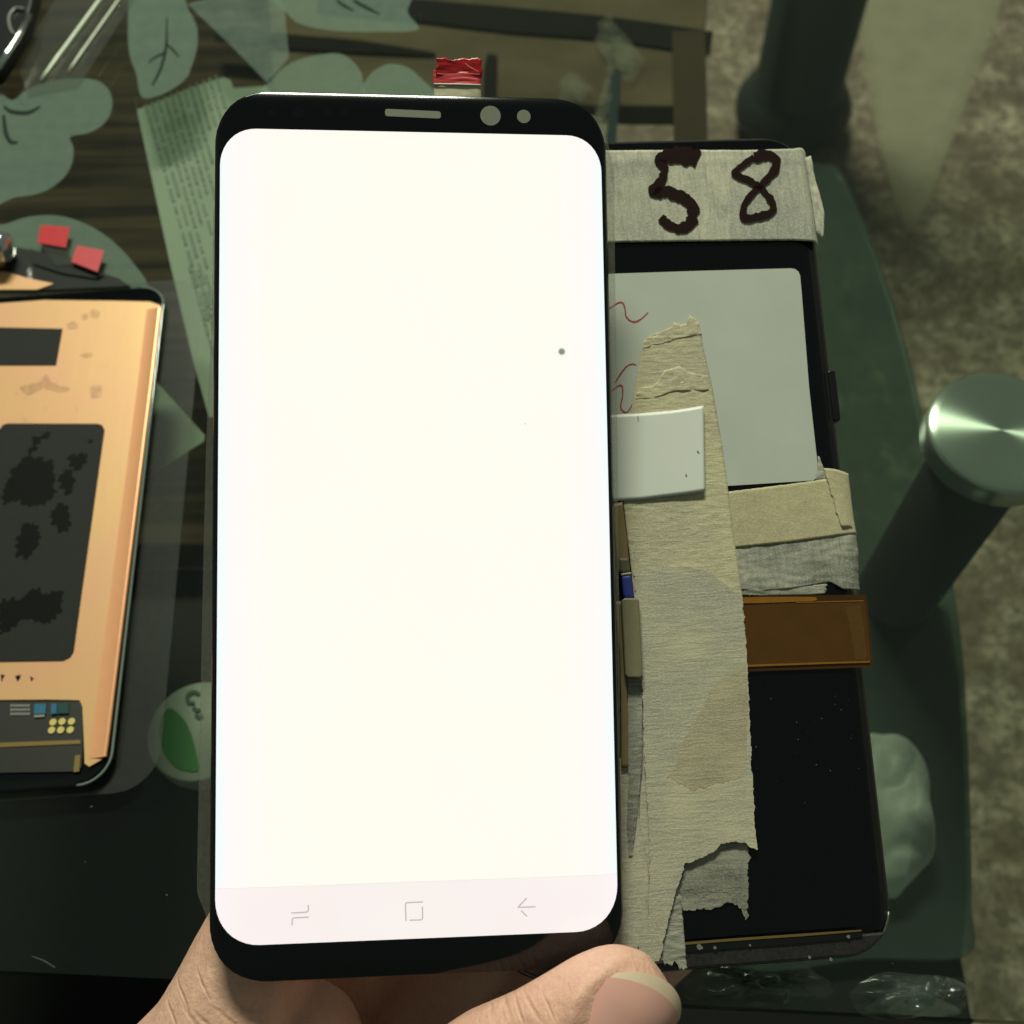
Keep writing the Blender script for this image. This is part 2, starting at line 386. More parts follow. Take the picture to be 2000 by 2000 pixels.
M_leg = plain('dark_steel', (.020, .022, .021, 1), .4, .4, var=.2, vs_=40)
M_leg2 = plain('green_tube', (.018, .026, .021, 1), .5, 0, .3, var=.25, vs_=25)
M_cap = plain('pale_lid', (.27, .32, .28, 1), .5, var=.06)
M_capg = plain('green_print', (.008, .13, .016, 1), .5)
M_reflection = sheer('pale_reflection', (.8, .86, .82, 1), (.40, .47, .42, 1), .5, .5, 1.4, .2, 45)
M_wrap = sheer('clear_wrap', (.93, .96, .94, 1), (.4, .5, .42, 1), .05, .05, 1.5)
M_glint = plain('sleeve_glint', (.60, .68, .50, 1), .3)
M_dark = plain('black_plastic', (.006, .007, .007, 1), .25)
M_bluep = plain('blue_tape', (.028, .044, .050, 1), .9, 0, .05, var=.3, vs_=60)

# screens: these do give off light
def screen_mat(name, stops, axis_len):
    t = NT(name); c = t.n('ShaderNodeTexCoord'); s = t.n('ShaderNodeSeparateXYZ'); t.l(c.outputs['Object'], s.inputs[0])
    ab = t.n('ShaderNodeMath', operation='ABSOLUTE'); t.l(s.outputs[0], ab.inputs[0])
    d = t.n('ShaderNodeMath', operation='DIVIDE'); d.inputs[1].default_value = .034; t.l(ab.outputs[0], d.inputs[0])
    col = t.ramp(d.outputs[0], stops)
    n = t.noise(t.coord(), 45, 3); col = t.mix(t.ramp(n, [(.3, (0, 0, 0)), (.7, (.4, .4, .4))]), col, (1, .955, .91, 1))
    p = t.bsdf((.004, .004, .005, 1), .12, 0, .4, Emission_Strength=.80)
    t.l(col, p.node.inputs['Emission Color'])
    return t.end(p)
M_screen = screen_mat('lit_white_screen', [(0, (1, .985, .86)), (.72, (1, .985, .875)), (.90, (1, .96, .95)), (.965, (.88, 1, 1)), (1, (.72, .93, .98))], 1)
M_nav = screen_mat('lit_navigation_bar', [(0, (.93, .87, .83)), (.80, (.96, .86, .84)), (.95, (.98, .90, .91)), (1, (.85, .95, 1))], 1)
def glow(name, col, st=1):
    t = NT(name); return t.end(t.bsdf((.01, .01, .01, 1), .2, Emission_Color=col, Emission_Strength=st * .8))
M_icon = glow('icon_grey', lin(200, 184, 181))
M_spot = glow('dead_spot', lin(132, 148, 134))
M_spot2 = glow('dead_spot_rim', lin(205, 210, 196))

# ================================================================== the floor and what lies under the table
ZF, ZB = -0.40, -0.10
def flat(name, M, px, z, thick, mat, parent=None, **k): return prism(name, [(p.x, p.y) for p in spots(M, px, z)], z, z - thick, mat, parent, **k)
fl = prism('floor', [(-1.6, -.8), (1.6, -.8), (1.6, 2.6), (-1.6, 2.6)], ZF, ZF - .02, M_floor); tag(fl, kind='structure')
M_patch = sheer('floor_light_veil', (1, 1, 1, 1), (.44, .42, .30, 1), .24, .5, 1.2, .10, 40, gloss=0)
wedge = [Vector(p) for p in ((1672, -60), (1962, -60), (1930, 60), (1870, 220), (1812, 370), (1778, 424), (1752, 372), (1730, 290), (1700, 150))]; wc = Vector((1800, 60))  # wedge of light on the floor, painted as stacked pale veils
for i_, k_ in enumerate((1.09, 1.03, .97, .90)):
    patch = flat('floor_light_patch', MT, [tuple(wc + (p - wc) * k_) for p in wedge], ZF + .003 + .001 * i_, .0006, M_patch); tag(patch, kind='structure')

# wooden board and brown panel lying on the under-shelf level
wb = thing('wooden_board', 'dark streaky wooden board lying under the glass table', 'board')
wp = prism('plank_top', [(-.75, .180), (.02, .180), (.02, .62), (-.75, .62)], ZB, ZB - .018, M_wood, wb)
bevel(wp, .002)
cb = thing('brown_panel', 'brown panel with dark band and pale smears under the glass, behind the display', 'panel')
q = spots(MT, [(1381, 5), (1383, 300), (1384, 560)], ZB + .012)
pan = prism('panel', [(-.115, .395), (q[1].x, .385), (q[1].x - .004, .33), (q[0].x + .016, .70), (-.16, .70)][0:2] + [(q[0].x, q[0].y), (q[0].x + .02, .70), (-.16, .70)], ZB + .012, ZB + .001, M_card, cb)
bevel(pan, .001)
M_band = plain('dark_band', (.012, .011, .009, 1), .9, 0, .05, var=.3, vs_=40)
ribbon('dark_band', MT, [(620, 5), (800, 18), (1000, 38), (1200, 56), (1390, 84)], [30, 42, 48, 44, 46], ZB + .0135, M_band, cb, thick=.0008)
ribbon('dark_band', MT, [(420, 66), (560, 80), (700, 90), (850, 105)], [24, 28, 24, 4], ZB + .0135, M_band, cb, thick=.0008)
ribbon('dark_band', MT, [(962, 106), (958, 140), (955, 230)], [18, 26, 24], ZB + .0135, M_band, cb, thick=.0008)
ribbon('dark_band', MT, [(1345, 60), (1348, 200), (1350, 330)], [64, 66, 66], ZB + .0142, plain('brown_band', (.055, .042, .027, 1), .9, 0, .05, var=.2, vs_=40), cb, thick=.0008)
ribbon('blue_strip', MT, [(1203, 135), (1198, 200), (1192, 300)], [16, 22, 20], ZB + .0148, M_bluep, cb, thick=.0008)
M_smear = sheer('pale_smear', (1, 1, 1, 1), (.30, .31, .25, 1), .09, .5, 1.2, .09, 60, gloss=0)
for c in ([(1175, 90), (1190, 50), (1215, 75), (1240, 110), (1222, 140), (1200, 118)], [(1100, 165), (1118, 148), (1140, 165), (1136, 185), (1112, 190)], [(1175, 200), (1190, 130), (1180, 260), (1165, 330), (1140, 300)]):
    cc = sum((Vector(p) for p in c), Vector((0, 0))) / len(c)
    for i_, k_ in enumerate((1.45, 1.1, .75)):
        prism('smear', ragged([(p.x, p.y) for p in spots(MT, [tuple(cc + (p - cc) * k_) for p in catmull(c, 5)], ZB + .0155)],   .003, .002, i_), ZB + .0155 + i_ * .0003, ZB + .0153 + i_ * .0003, M_smear, cb)

mt = thing('shade_sheet', 'added black sheet standing in for the shade under the lower left of the table', 'mat')  # stands in for shade; no mat lies here
m_ = prism('dark_sheet', [(-.60, -.25), (.12, -.25)] + [(p.x, p.y) for p in spots(MT, [(1880, 1872), (1892, 1760), (1888, 1550), (1876, 1320), (1856, 1190), (1700, 1120), (1500, 1085)], ZB - .018)] + [(-.60, .176)], ZB - .018, ZB - .022, M_shade, mt)  # black sheet added where the floor only lies in shade
bevel(m_, .0015)
gp = thing('reflection_pane', 'dull green pane imitating a reflection in the tabletop right of the taped phone', 'pane')
gpx = catmull([(1520, 318), (1600, 318), (1640, 330), (1682, 418), (1726, 528), (1775, 690), (1800, 800), (1822, 930), (1845, 1050), (1867, 1166), (1884, 1300), (1896, 1550), (1899, 1760), (1890, 1866), (1700, 1874), (1400, 1870), (1200, 1500), (1250, 900), (1400, 400)], 6)
g_ = flat('pane', MT, [tuple(p) for p in gpx], ZB - .012, .003, M_green, gp)  # reflection in the tabletop, shaped as a solid green pane below it
bevel(g_, .0008, 2)

# printed sheets under the glass
def paper(label, px, z, lines, hd):
    t = thing('printed_sheet', label, 'paper', group='printed sheets under the glass')
    flat('sheet', MT, px, z, .0004, M_doc, t)
    v, f = [], []; rng = random.Random(3)
    for (x0, y0), (x1, y1), wpx in lines:
        s = 0.0
        while s < 1:
            e = min(1, s + rng.uniform(.025, .09))
            A, B = Vector((x0 + (x1 - x0) * s, y0 + (y1 - y0) * s)), Vector((x0 + (x1 - x0) * e, y0 + (y1 - y0) * e))
            n_ = (B - A).normalized(); n_ = Vector((-n_.y, n_.x)) * wpx / 2 * rng.uniform(.6, 1.1)
            b = len(v)
            for p in (A + n_, B + n_, B - n_, A - n_):
                w_ = spot(MT, p.x, p.y, z + .0004); v.append(w_)
            f.append([b, b + 1, b + 2, b + 3]); s = e + rng.uniform(.008, .03)
    if v: mk('printed_lines', v, f, M_print, t, kind='stuff')
    return t
L1 = []
for i in range(12):
    x0 = 284 + i * 12.5; y0 = 204 - i * 5.2; ln = [420, 560, 330, 250, 520, 200, 480, 150, 90, 560, 220, 500][i]
    L1.append(((x0, y0), (x0 + .29 * ln, y0 + ln), 5.5))
for i in range(5): L1.append(((300 + i * 16 + 70, 520 + i * 8), (300 + i * 16 + 130, 740 + i * 5), 5))
paper('pale green sheet with faint printed lines between the two display panels', [(262, 188), (268, 214), (315, 196), (366, 174), (435, 151), (450, 156), (456, 172), (520, 168), (600, 300), (600, 800), (408, 815), (376, 700), (330, 505)], -.018, L1, None)
paper('pale blank corner of a sheet beside the copper display panel', [(150, 690), (302, 742), (400, 850), (398, 862), (290, 930), (150, 985)], -.026, [], None)

# round lid
ld = thing('round_lid', 'round pale lid with a green leaf print beside the lit display', 'lid', Matrix.Translation(spot(MT, 388, 1427, -.035)))
zl = -.035
rl = (spot(MT, 388, 1427, zl) - spot(MT, 287, 1427, zl)).length
lathe('lid_top', [(rl * .97, -.009), (rl, -.007), (rl, -.0015), (rl * .985, -.0004), (rl * .95, 0)], M_cap, ld, 72)
lathe('jar_body', [(rl * .86, -.0828), (rl * .9, -.08), (rl * .9, -.02), (rl * .82, -.0092)], plain('jar_glass_dark', (.012, .016, .014, 1), .2), ld, 48)
ML2 = Matrix.Translation(spot(MT, 388, 1427, zl))
flat('green_print', ML2, [tuple(p) for p in catmull(R5([(1062, 1072), (1110, 1095), (1160, 1150), (1200, 1230), (1230, 1340), (1246, 1420), (1243, 1466), (1180, 1466), (1100, 1438), (1035, 1360), (1005, 1260), (1003, 1180), (1025, 1110)]), 4)], .0003, .0002, M_capg, ld)
M_lt = plain('lid_lettering', (.05, .09, .07, 1), .6)
for st in ([(1255, 985), (1215, 970), (1180, 995), (1185, 1035), (1225, 1040)], [(1215, 1065), (1235, 1085), (1262, 1080)], [(1230, 1110), (1250, 1128), (1275, 1120)]):
    ribbon('lettering', ML2, R5(st), [7, 8, 6], .0004, M_lt, ld, thick=.0001)

# pale bag shape put in for a reflection beside the taped phone
def inflate(name, M, px, z0, h, mat, parent, steps=9, k=5):
    O = [Vector((p.x, p.y)) for p in spots(M, [tuple(p) for p in catmull(px, k)], z0)]; c = sum(O, Vector((0, 0))) / len(O); v, f = [], []; n = len(O)
    for s in range(steps + 1):
        g = math.pi / 2 * s / steps; sc_ = math.cos(g) * .98 + .02; z = z0 + h * math.sin(g)
        for p in O:
            q_ = c + (p - c) * sc_; v.append((q_.x, q_.y, z + .0025 * noise.noise(Vector((q_.x * 90, q_.y * 90, s * .3)))))
    for s in range(steps):
        for i in range(n): f.append([s * n + i, s * n + (i + 1) % n, (s + 1) * n + (i + 1) % n, (s + 1) * n + i])
    f += [list(range(n)), list(range(steps * n, steps * n + n))]
    return mk(name, v, f, mat, parent, smooth=True)
wcn = thing('reflection_bag', 'pale crumpled bag shape imitating a reflection, partly hidden behind the taped phone lower right edge', 'reflection')
def reflection_shape(name, px, z0, h, mat, parent):
    O = [Vector((p.x, p.y)) for p in spots(MT, [tuple(p) for p in catmull(px, 6)], z0)]; c = sum(O, Vector((0, 0))) / len(O); v, f = [], []; n = len(O); st = 22
    for s_ in range(st + 1):
        g = math.pi / 2 * s_ / st
        for p in O:
            q_ = c + (p - c) * (math.cos(g) * .98 + .02); w_ = Vector((q_.x * 55, q_.y * 55, 2))
            v.append((q_.x, q_.y, z0 + h * math.sin(g) ** .8 * (.85 + .45 * abs(noise.noise(w_)) + .06 * abs(noise.noise(w_ * 3)))))
    for s_ in range(st):
        for i in range(n): f.append([s_ * n + i, s_ * n + (i + 1) % n, (s_ + 1) * n + (i + 1) % n, (s_ + 1) * n + i])
    f += [list(range(n)), list(range(st * n, st * n + n))]
    return mk(name, v, f, mat, parent, smooth=True)
reflection_shape('reflection_body', R6([(180, 430), (325, 388), (420, 400), (495, 470), (540, 590), (552, 700), (546, 780), (562, 900), (588, 1050), (545, 1110), (440, 1220), (390, 1255), (200, 1200), (120, 800)]), ZB - .011, .020, M_reflection, wcn)  # solid bag shape added in place of a reflection

# ================================================================== the glass table
gt = thing('glass_table', 'glass table with frosted leaf print and round metal leg mounts', 'table')
top = [(-.70, .0565), (.34, .0063), (.40, .82), (-.70, .82)]
tt = prism('glass_top', top, 0, -.008, M_glass, gt); tt.data.materials.append(M_glassedge)
for p in tt.data.polygons:
    if abs(p.normal.z) < .5: p.material_index = 1
pc = spot(MT, 1956, 842, -.009)
lathe('leg_mount', [(.0003, -.0085), (.006, -.0085), (.012, -.0085), (.0168, -.0085), (.0184, -.00852), (.0194, -.0090), (.0196, -.0096), (.0196, -.0160), (.017, -.018)], M_puck, gt, 96).location = (pc.x, pc.y, 0)
lathe('leg', [(.0135, -.018), (.0135, ZF + .012), (.026, ZF + .010), (.026, ZF + .001)], M_leg, gt, 48, (pc.x, pc.y))
pf = spot(MT, 1548, 215, ZF + .02)
lathe('leg', [(.034, -.0085), (.034, ZF + .045), (.040, ZF + .040), (.046, ZF + .028), (.046, ZF + .018), (.036, ZF + .008), (.033, ZF + .001)], M_leg2, gt, 48, (pf.x, pf.y))
leaves = [
    R7([(-80, 480), (60, 540), (150, 480), (300, 430), (480, 425), (570, 465), (605, 540), (592, 620), (545, 680), (470, 718), (380, 738), (396, 800), (388, 880), (350, 950), (280, 1010), (200, 1045), (90, 1062), (-80, 1065)]),
    R7([(720, -60), (690, 150), (700, 300), (735, 400), (762, 520), (840, 520), (930, 480), (1005, 420), (1032, 360), (1062, 260), (1062, 150), (1020, 60), (950, -60)]),
    [(530, -20), (560, 25), (590, 48), (660, 61), (740, 62), (816, 58), (796, 25), (782, -20)],
    [(505, 200), (528, 158), (560, 128), (600, 112), (655, 104), (683, 115), (703, 138), (708, 160), (700, 200)],
    [(705, 196), (720, 150), (745, 130), (767, 125), (792, 130), (817, 148), (850, 196)],
    R7([(-60, 1250), (40, 1205), (150, 1170), (290, 1160), (420, 1190), (540, 1250), (640, 1330), (720, 1420), (790, 1520), (760, 1560), (300, 1560), (-60, 1540)]),
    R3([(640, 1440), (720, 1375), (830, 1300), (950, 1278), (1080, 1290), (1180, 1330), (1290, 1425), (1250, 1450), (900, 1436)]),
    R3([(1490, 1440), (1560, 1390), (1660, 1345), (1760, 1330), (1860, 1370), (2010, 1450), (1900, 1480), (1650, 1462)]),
]
for i, L in enumerate(leaves):
    O = spots(MT, [tuple(p) for p in catmull(L, 6)], .0001)
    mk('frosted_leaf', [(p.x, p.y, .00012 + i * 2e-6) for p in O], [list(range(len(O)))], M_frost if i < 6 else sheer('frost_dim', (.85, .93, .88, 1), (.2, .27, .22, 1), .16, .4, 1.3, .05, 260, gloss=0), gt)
for st, wd in ((R7([(20, 570), (60, 600), (150, 606), (215, 572)]), [4, 7, 7, 3]), (R7([(18, 620), (32, 720), (60, 765), (95, 765)]), [6, 8, 7, 3]),
               (R7([(900, 90), (895, 250), (865, 370), (820, 460)]), [2, 5, 5, 3]), (R7([(888, 285), (840, 305), (800, 335)]), [4, 3, 2]), (R7([(895, 235), (930, 265), (965, 305)]), [3, 4, 2]),
               (R8([(160, 0), (200, 30), (250, 55)]), [4, 5, 2]), (R8([(250, 0), (320, 40), (390, 75)]), [5, 6, 2])):
    ribbon('leaf_vein', MT, st, wd, .0003, M_vein, gt, thick=.0001)

v, f = [], []; rng = random.Random(11)
for k_ in range(150):
    c = spot(MT, rng.uniform(-20, 2020), rng.uniform(0, 1930), .0003); r = rng.choice((.00006, .00008, .00012, .0002)); b = len(v)
    for i in range(5): g = 2 * math.pi * i / 5 + k_; v.append((c.x + r * math.cos(g) * rng.uniform(.6, 1.6), c.y + r * math.sin(g), .0004))
    f.append(list(range(b, b + 5)))
mk('dust_specks', v, f, plain('glass_dust', (.10, .11, .10, 1), .9), gt, kind='stuff')
ribbon('scratch', MT, [(62, 1868), (85, 1876), (108, 1890)], [1.5, 3, 2], .0003, plain('scratch_pale', (.05, .056, .05, 1), .8), gt, thick=.0001)
# clear sleeve on the table, upper left
sl = thing('clear_sleeve', 'clear plastic sleeve with two painted edge glints in the upper left corner', 'sleeve')
prism('sleeve_sheet', [(p.x, p.y) for p in spots(MT, R7([(330, -60), (760, -60), (420, 470), (150, 520), (90, 330)]), .0006)], .0006, .0004, M_film2, sl)
for a_, b_, wd in (((560, -30), (222, 430), .0009), ((660, -30), (368, 385), .0006)):  # pale rods standing in for light glinting off the sleeve edges
    p, q_ = spots(MT, R7([a_, b_]), .0012); tube('edge_glint', [p.lerp(q_, s / 12) for s in range(13)], [wd * (.35 + .65 * math.sin(math.pi * min(1, (12.5 - s) / 12.5))) if s > 8 else wd * .75 for s in range(13)], M_glint, sl, 8)
# black tool in the corner
bt = thing('black_case', 'glossy black case cut off by the top left corner', 'case')
bo = prism('case_body', [(p.x, p.y) for p in spots(MT, R7([(-120, -80), (200, -80), (150, 110), (60, 270), (-10, 380), (-120, 420)]), .006)], .006, .0003, M_dark, bt); bevel(bo, .0012)
tube('rim', [p + Vector((0, 0, .0005)) for p in spots(MT, R7([(160, 90), (110, 190), (50, 285), (-10, 375)]), .006)], .0010, M_steel, bt, 8)
tube('ring', [p for p in spots(MT, [tuple(c) for c in catmull(R7([(130, 50), (85, 45), (50, 90), (55, 150), (75, 185)]), 6, False)], .0066)], .0005, plain('ring_grey', (.2, .22, .2, 1), .3), bt, 8)
# clear folded sheet of film beyond the display
fs = thing('film_sheet', 'faint clear film sheet lying on the leaf print above the display', 'film')
prism('sheet', [(p.x, p.y) for p in spots(MT, R7([(1010, 20), (1250, -40), (1500, -40), (1535, 60), (1558, 310), (1440, 445), (1250, 250)]), .0008)], .0008, .0006, sheer('film_haze', (.92, .95, .93, 1), (.30, .40, .34, 1), .16, .2, 1.35, .06, 90, gloss=0), fs)

# crumpled wrap at the table edge, lower right
wrp = thing('plastic_wrap', 'crumpled clear plastic wrap at the table edge in the lower right', 'wrap')
def crumple(name, cx, cy, rx, ry, hh, seed):
    v, f = [], []; na, nr_ = 72, 16
    for i in range(nr_ + 1):
        for j in range(na):
            g = 2 * math.pi * j / na; k_ = i / nr_ * (1 + .28 * noise.noise(Vector((math.cos(g) * 1.6, math.sin(g) * 1.6, seed))))
            x, y = cx + rx * k_ * math.cos(g), cy + ry * k_ * math.sin(g); p = spot(MT, x, y, .001); e = 1 - (i / nr_) ** 2
            h = .0005 + hh * e * (.35 + abs(noise.noise(Vector((x * .02, y * .03, seed))) * 1.8) + .3 * abs(noise.noise(Vector((x * .06, y * .08, seed)))))
            v.append((p.x, p.y, h))
    for i in range(nr_):
        for j in range(na): f.append([i * na + j, i * na + (j + 1) % na, (i + 1) * na + (j + 1) % na, (i + 1) * na + j])
    return mk(name, v, f, M_wrap, wrp, smooth=True)
crumple('fold', 1480, 1925, 150, 42, .008, 3)
crumple('fold', 1775, 1945, 130, 44, .008, 8)

# ================================================================== copper-backed display lying on the table (left)
lp = thing('display_panel', 'copper-backed display panel lying face down on the glass at left', 'display panel', ML)
Wd, Ld, Tk = .068, .145, .0026
film = prism('protective_film', rrect(-Wd / 2 - .003, Wd / 2 + .0098, -Ld / 2 - .0012, Ld / 2 + .004, .010), .00045, .0003, M_film2, lp, label='clear film sticking out under the copper-backed panel')
def dish(name, hw, hl, r, depth, prof, mat, parent, ngon=True):
    """rounded tray or dome: profile = list of (inset, z)"""
    v, f = [], []; nn = 0
    for ins, z in prof:
        rr_ = rrect(-hw + ins, hw - ins, -hl + ins, hl - ins, max(.0005, r - ins)); nn = len(rr_)
        v += [(x, y, z) for x, y in rr_]
    for s in range(len(prof) - 1):
        for i in range(nn): f.append([s * nn + i, s * nn + (i + 1) % nn, (s + 1) * nn + (i + 1) % nn, (s + 1) * nn + i])
    f += [list(range(nn)), list(range((len(prof) - 1) * nn, len(prof) * nn))]
    return mk(name, v, f, mat, parent, smooth=True)
dish('glass_shell', Wd / 2, Ld / 2, .0075, 0, [(.0035, .0006), (.0012, .0010), (.0003, .0018), (0, .0026), (.0004, .0030), (.0009, .0029), (.0014, .0022), (.0030, .0016), (.0032, .00155)], M_black, lp)
rimp = [p for p in rrect(-Wd / 2 + .0004, Wd / 2 - .0004, -Ld / 2 + .0004, Ld / 2 - .0004, .0071, 8) if p[0] > -.02]
rimp = sorted([p for p in rimp], key=lambda p: math.atan2(p[1], p[0] + .02))
tube('rim_highlight', [(x, y, .0030) for x, y in rimp], .00030, plain('rim_highlight_paint', (.16, .22, .19, 1), .08, 0, .8), lp, 8)  # pale tube imitates the highlight along the glass rim
zc = .0021
def lflat(name, px, z, th, mat, parent=lp, rag=0, **k): 
    pts = [(p.x, p.y) for p in spots(ML, px, z)]
    if rag: pts = ragged(pts, rag, .0008)
    return prism(name, pts, z, z - th, mat, parent, **k)
ctop = R9([(-400, 128), (0, 135), (900, 146), (1130, 152), (1200, 175), (1218, 210)])
cright = [(300, 740), (270, 980), (240, 1222), (213, 1440)] + R5([(672, 1340), (640, 1395), (560, 1440), (532, 1420), (530, 1340), (518, 1060), (500, 1022), (300, 1018), (0, 1020), (-700, 1025)])
cs = lflat('copper_sheet', ctop + cright, zc, .0003, M_copper)
# rolled copper edge on the right, coloured brighter to imitate a screen reflection
edge = [(306, 603), (290, 740), (260, 980), (230, 1222), (203, 1440), (197, 1480)]
ep = resample(spots(ML, edge, zc), 40); v, f = [], []
for p in ep:
    for dx, dz in ((-.0028, .00003), (-.0016, .00012), (-.0004, .00032), (.0006, .00062), (.0013, .0009), (.0014, .0002)): v.append((p.x + dx, p.y, zc + dz))
for i in range(39):
    for j in range(5): f.append([i * 6 + j, (i + 1) * 6 + j, (i + 1) * 6 + j + 1, i * 6 + j + 1])
mk('copper_rolled_edge', v, f, M_copperedge, lp, smooth=True)
lflat('graphite_pad', R9([(-330, 338), (0, 345), (470, 355), (422, 628), (0, 628), (-330, 625)]), zc + .00025, .0002, M_grey)
big = lflat('graphite_pad', R9([(-500, 1075), (0, 1110), (20, 1082), (55, 1070), (735, 1072), (770, 1082), (788, 1115)]) + R5([(500, 440), (462, 715), (440, 750), (395, 772), (0, 778), (-800, 780)]), zc + .00025, .0002, M_grey)
# scuffs on the large pad: worn black marks
for k_, c in enumerate(([(60, 1500), (110, 1400), (210, 1310), (300, 1330), (410, 1380), (400, 1500), (420, 1600), (330, 1680), (220, 1700), (120, 1650), (40, 1680), (10, 1600)], [(520, 1330), (560, 1290), (660, 1330), (610, 1400), (575, 1420), (530, 1370)], [(440, 1480), (500, 1420), (555, 1460), (540, 1600), (470, 1560)], [(380, 1760), (440, 1680), (500, 1680), (535, 1800), (480, 1890), (400, 1840)], [(150, 1900), (210, 1830), (290, 1850), (300, 1960), (220, 2080), (120, 2040)], [(200, 1300), (240, 1210), (310, 1150), (370, 1160), (300, 1210), (250, 1290)], [(640, 1190), (690, 1195), (670, 1215)])):
    pts = [Vector((p.x, p.y)) for p in spots(ML, [tuple(x) for x in catmull(R9(c), 5)], zc + .0003)]
    prism('scuff', ragged(pts, .0013, .0003, k_), zc + .0003, zc + .00025, M_scuff, lp)
for k_, c in enumerate(([(0, 410), (60, 380), (130, 390), (180, 340), (230, 320), (290, 350), (380, 340), (385, 440), (330, 520), (240, 540), (170, 500), (80, 560), (0, 600)],)):
    pts = [Vector((p.x, p.y)) for p in spots(ML, [tuple(x) for x in catmull(R5(c), 5)], zc + .0003)]
    prism('scuff', ragged(pts, .0013, .0003, 20 + k_), zc + .0003, zc + .00025, M_scuff, lp)
# glue prints and dents on the copper
M_smut = sheer('copper_smudge', (1, 1, 1, 1), (.16, .14, .10, 1), .09, .5, 1.2, .08, 900, gloss=0)
for k_, c in enumerate(([(610, 265), (640, 240), (662, 255), (650, 285), (625, 290)], [(680, 215), (730, 210), (755, 245), (735, 280), (690, 270)], [(150, 800), (230, 770), (300, 750), (350, 690), (375, 740), (440, 780), (520, 800), (470, 840), (330, 810), (210, 860)], [(680, 800), (740, 785), (775, 820), (750, 870), (690, 870)], [(500, 320), (560, 300), (590, 340), (530, 360)], [(600, 550), (680, 535), (700, 565), (630, 575)])):
    pts = [Vector((p.x, p.y)) for p in spots(ML, [tuple(x) for x in catmull(R9(c), 5)], zc + .0001)]
    prism('smudge', ragged(pts, .0005, .0006, k_), zc + .00006, zc + .00002, M_smut, lp)
for c in ([(5, 860), (30, 865), (18, 885), (10, 910)], [(95, 870), (130, 862), (125, 885), (110, 905)], [(190, 870), (212, 885), (195, 905)]):
    flat('pin_hole', ML, R5(c), zc + .00008, .00005, M_scuff, lp)
# driver board at the bottom
bd_ = lflat('driver_board', R5([(-700, 1030), (500, 1030), (516, 1050), (520, 1330), (512, 1440), (480, 1470), (-700, 1490)]), zc - .0001, .0004, M_board)
lflat('gold_strip', R5([(-700, 1282), (0, 1290), (505, 1272), (505, 1296), (0, 1318), (-700, 1320)]), zc + .0001, .0002, M_gold, bd_)
lflat('gold_strip', R5([(472, 1370), (505, 1366), (498, 1470), (462, 1474)]), zc + .0001, .0002, M_gold, bd_)
lflat('blue_component', R5([(216, 1046), (290, 1044), (286, 1108), (214, 1110)]), zc + .0005, .0006, M_chipb, bd_)
lflat('blue_component', R5([(322, 1044), (358, 1044), (355, 1106), (320, 1108)]), zc + .0005, .0006, M_chipb, bd_)
lflat('teal_component', R5([(362, 1042), (432, 1040), (430, 1104), (360, 1106)]), zc + .0004, .0005, M_chipg, bd_)
lflat('white_component', R5([(216, 1112), (284, 1108), (278, 1126), (214, 1130)]), zc + .0003, .0004, M_solder, bd_)
for x, y in ((333, 1160), (390, 1156), (449, 1155), (324, 1210), (381, 1209), (441, 1208)):
    c = spot(ML, *R5([(x, y)])[0], zc + .0002); prism('gold_pad', circ(c.x, c.y, .00082, 16), zc + .0002, zc, M_goldp, bd_)
v, f = [], []
for r in range(3):
    for c_ in range(9):
        p = spot(ML, *R5([(70 + c_ * 14, 1056 + r * 26)])[0], zc + .00012); b = len(v); d = .00022
        v += [(p.x - d, p.y - d * 1.4, zc + .00012), (p.x + d * .6, p.y - d * 1.4, zc + .00012), (p.x + d, p.y + d * 1.4, zc + .00012), (p.x - d * .6, p.y + d * 1.4, zc + .00012)]; f.append([b, b + 1, b + 2, b + 3])
mk('solder_marks', v, f, M_solder, bd_, kind='stuff')

# second copper-backed panel behind it, mostly out of frame
m2 = math.radians(-12.5)
p0 = spot(MT, 70, 520, .002)
MS = frame((p0.x - .030, p0.y - .0725 + .010, .0004), (math.cos(m2), math.sin(m2), 0), (-math.sin(m2), math.cos(m2), 0), (0, 0, 1))
sp = thing('display_panel', 'second display panel with red tabs, mostly hidden at the left edge', 'display panel')
M_smoke = sheer('smoky_edge', (.45, .47, .45, 1), (.06, .065, .06, 1), .55, .15, 1.45)
flat('glass_border', MT, R7([(-300, 1290), (60, 1325), (150, 1345), (300, 1380), (480, 1450), (640, 1500), (700, 1540), (300, 1560), (-300, 1560)]), .0012, .0008, M_smoke, sp)
flat('copper_sheet', MT, R7([(-300, 1440), (30, 1465), (150, 1500), (290, 1528), (200, 1560), (-300, 1560)]), .0016, .0003, M_copper, sp)
flat('flex_tail', MT, R7([(160, 1340), (230, 1360), (420, 1400), (560, 1480), (520, 1500), (330, 1470), (180, 1420)]), .0018, .0002, M_smoke, sp)
flat('red_tab', MT, R7([(202, 1308), (220, 1213), (377, 1224), (356, 1334)]), .0030, .0002, M_red, sp)
flat('red_tab', MT, R7([(384, 1410), (416, 1323), (562, 1350), (526, 1466)]), .0032, .0002, M_redp, sp)
flat('tab_tongue', MT, R7([(205, 1300), (375, 1330), (440, 1420), (300, 1430)]), .0024, .0002, M_film2, sp)
rod = thing('metal_rod', 'polished metal rod with a rounded end at the left edge', 'rod')
a_, b_ = spot(MT, -120, 470, .0075), spot(MT, 22, 487, .0062)
tube('shaft', [a_.lerp(b_, s) for s in (0, .2, .4, .6, .8, .9, .95, .98, 1)], [.0048] * 6 + [.0044, .0034, .0012], M_steel, rod, 20)
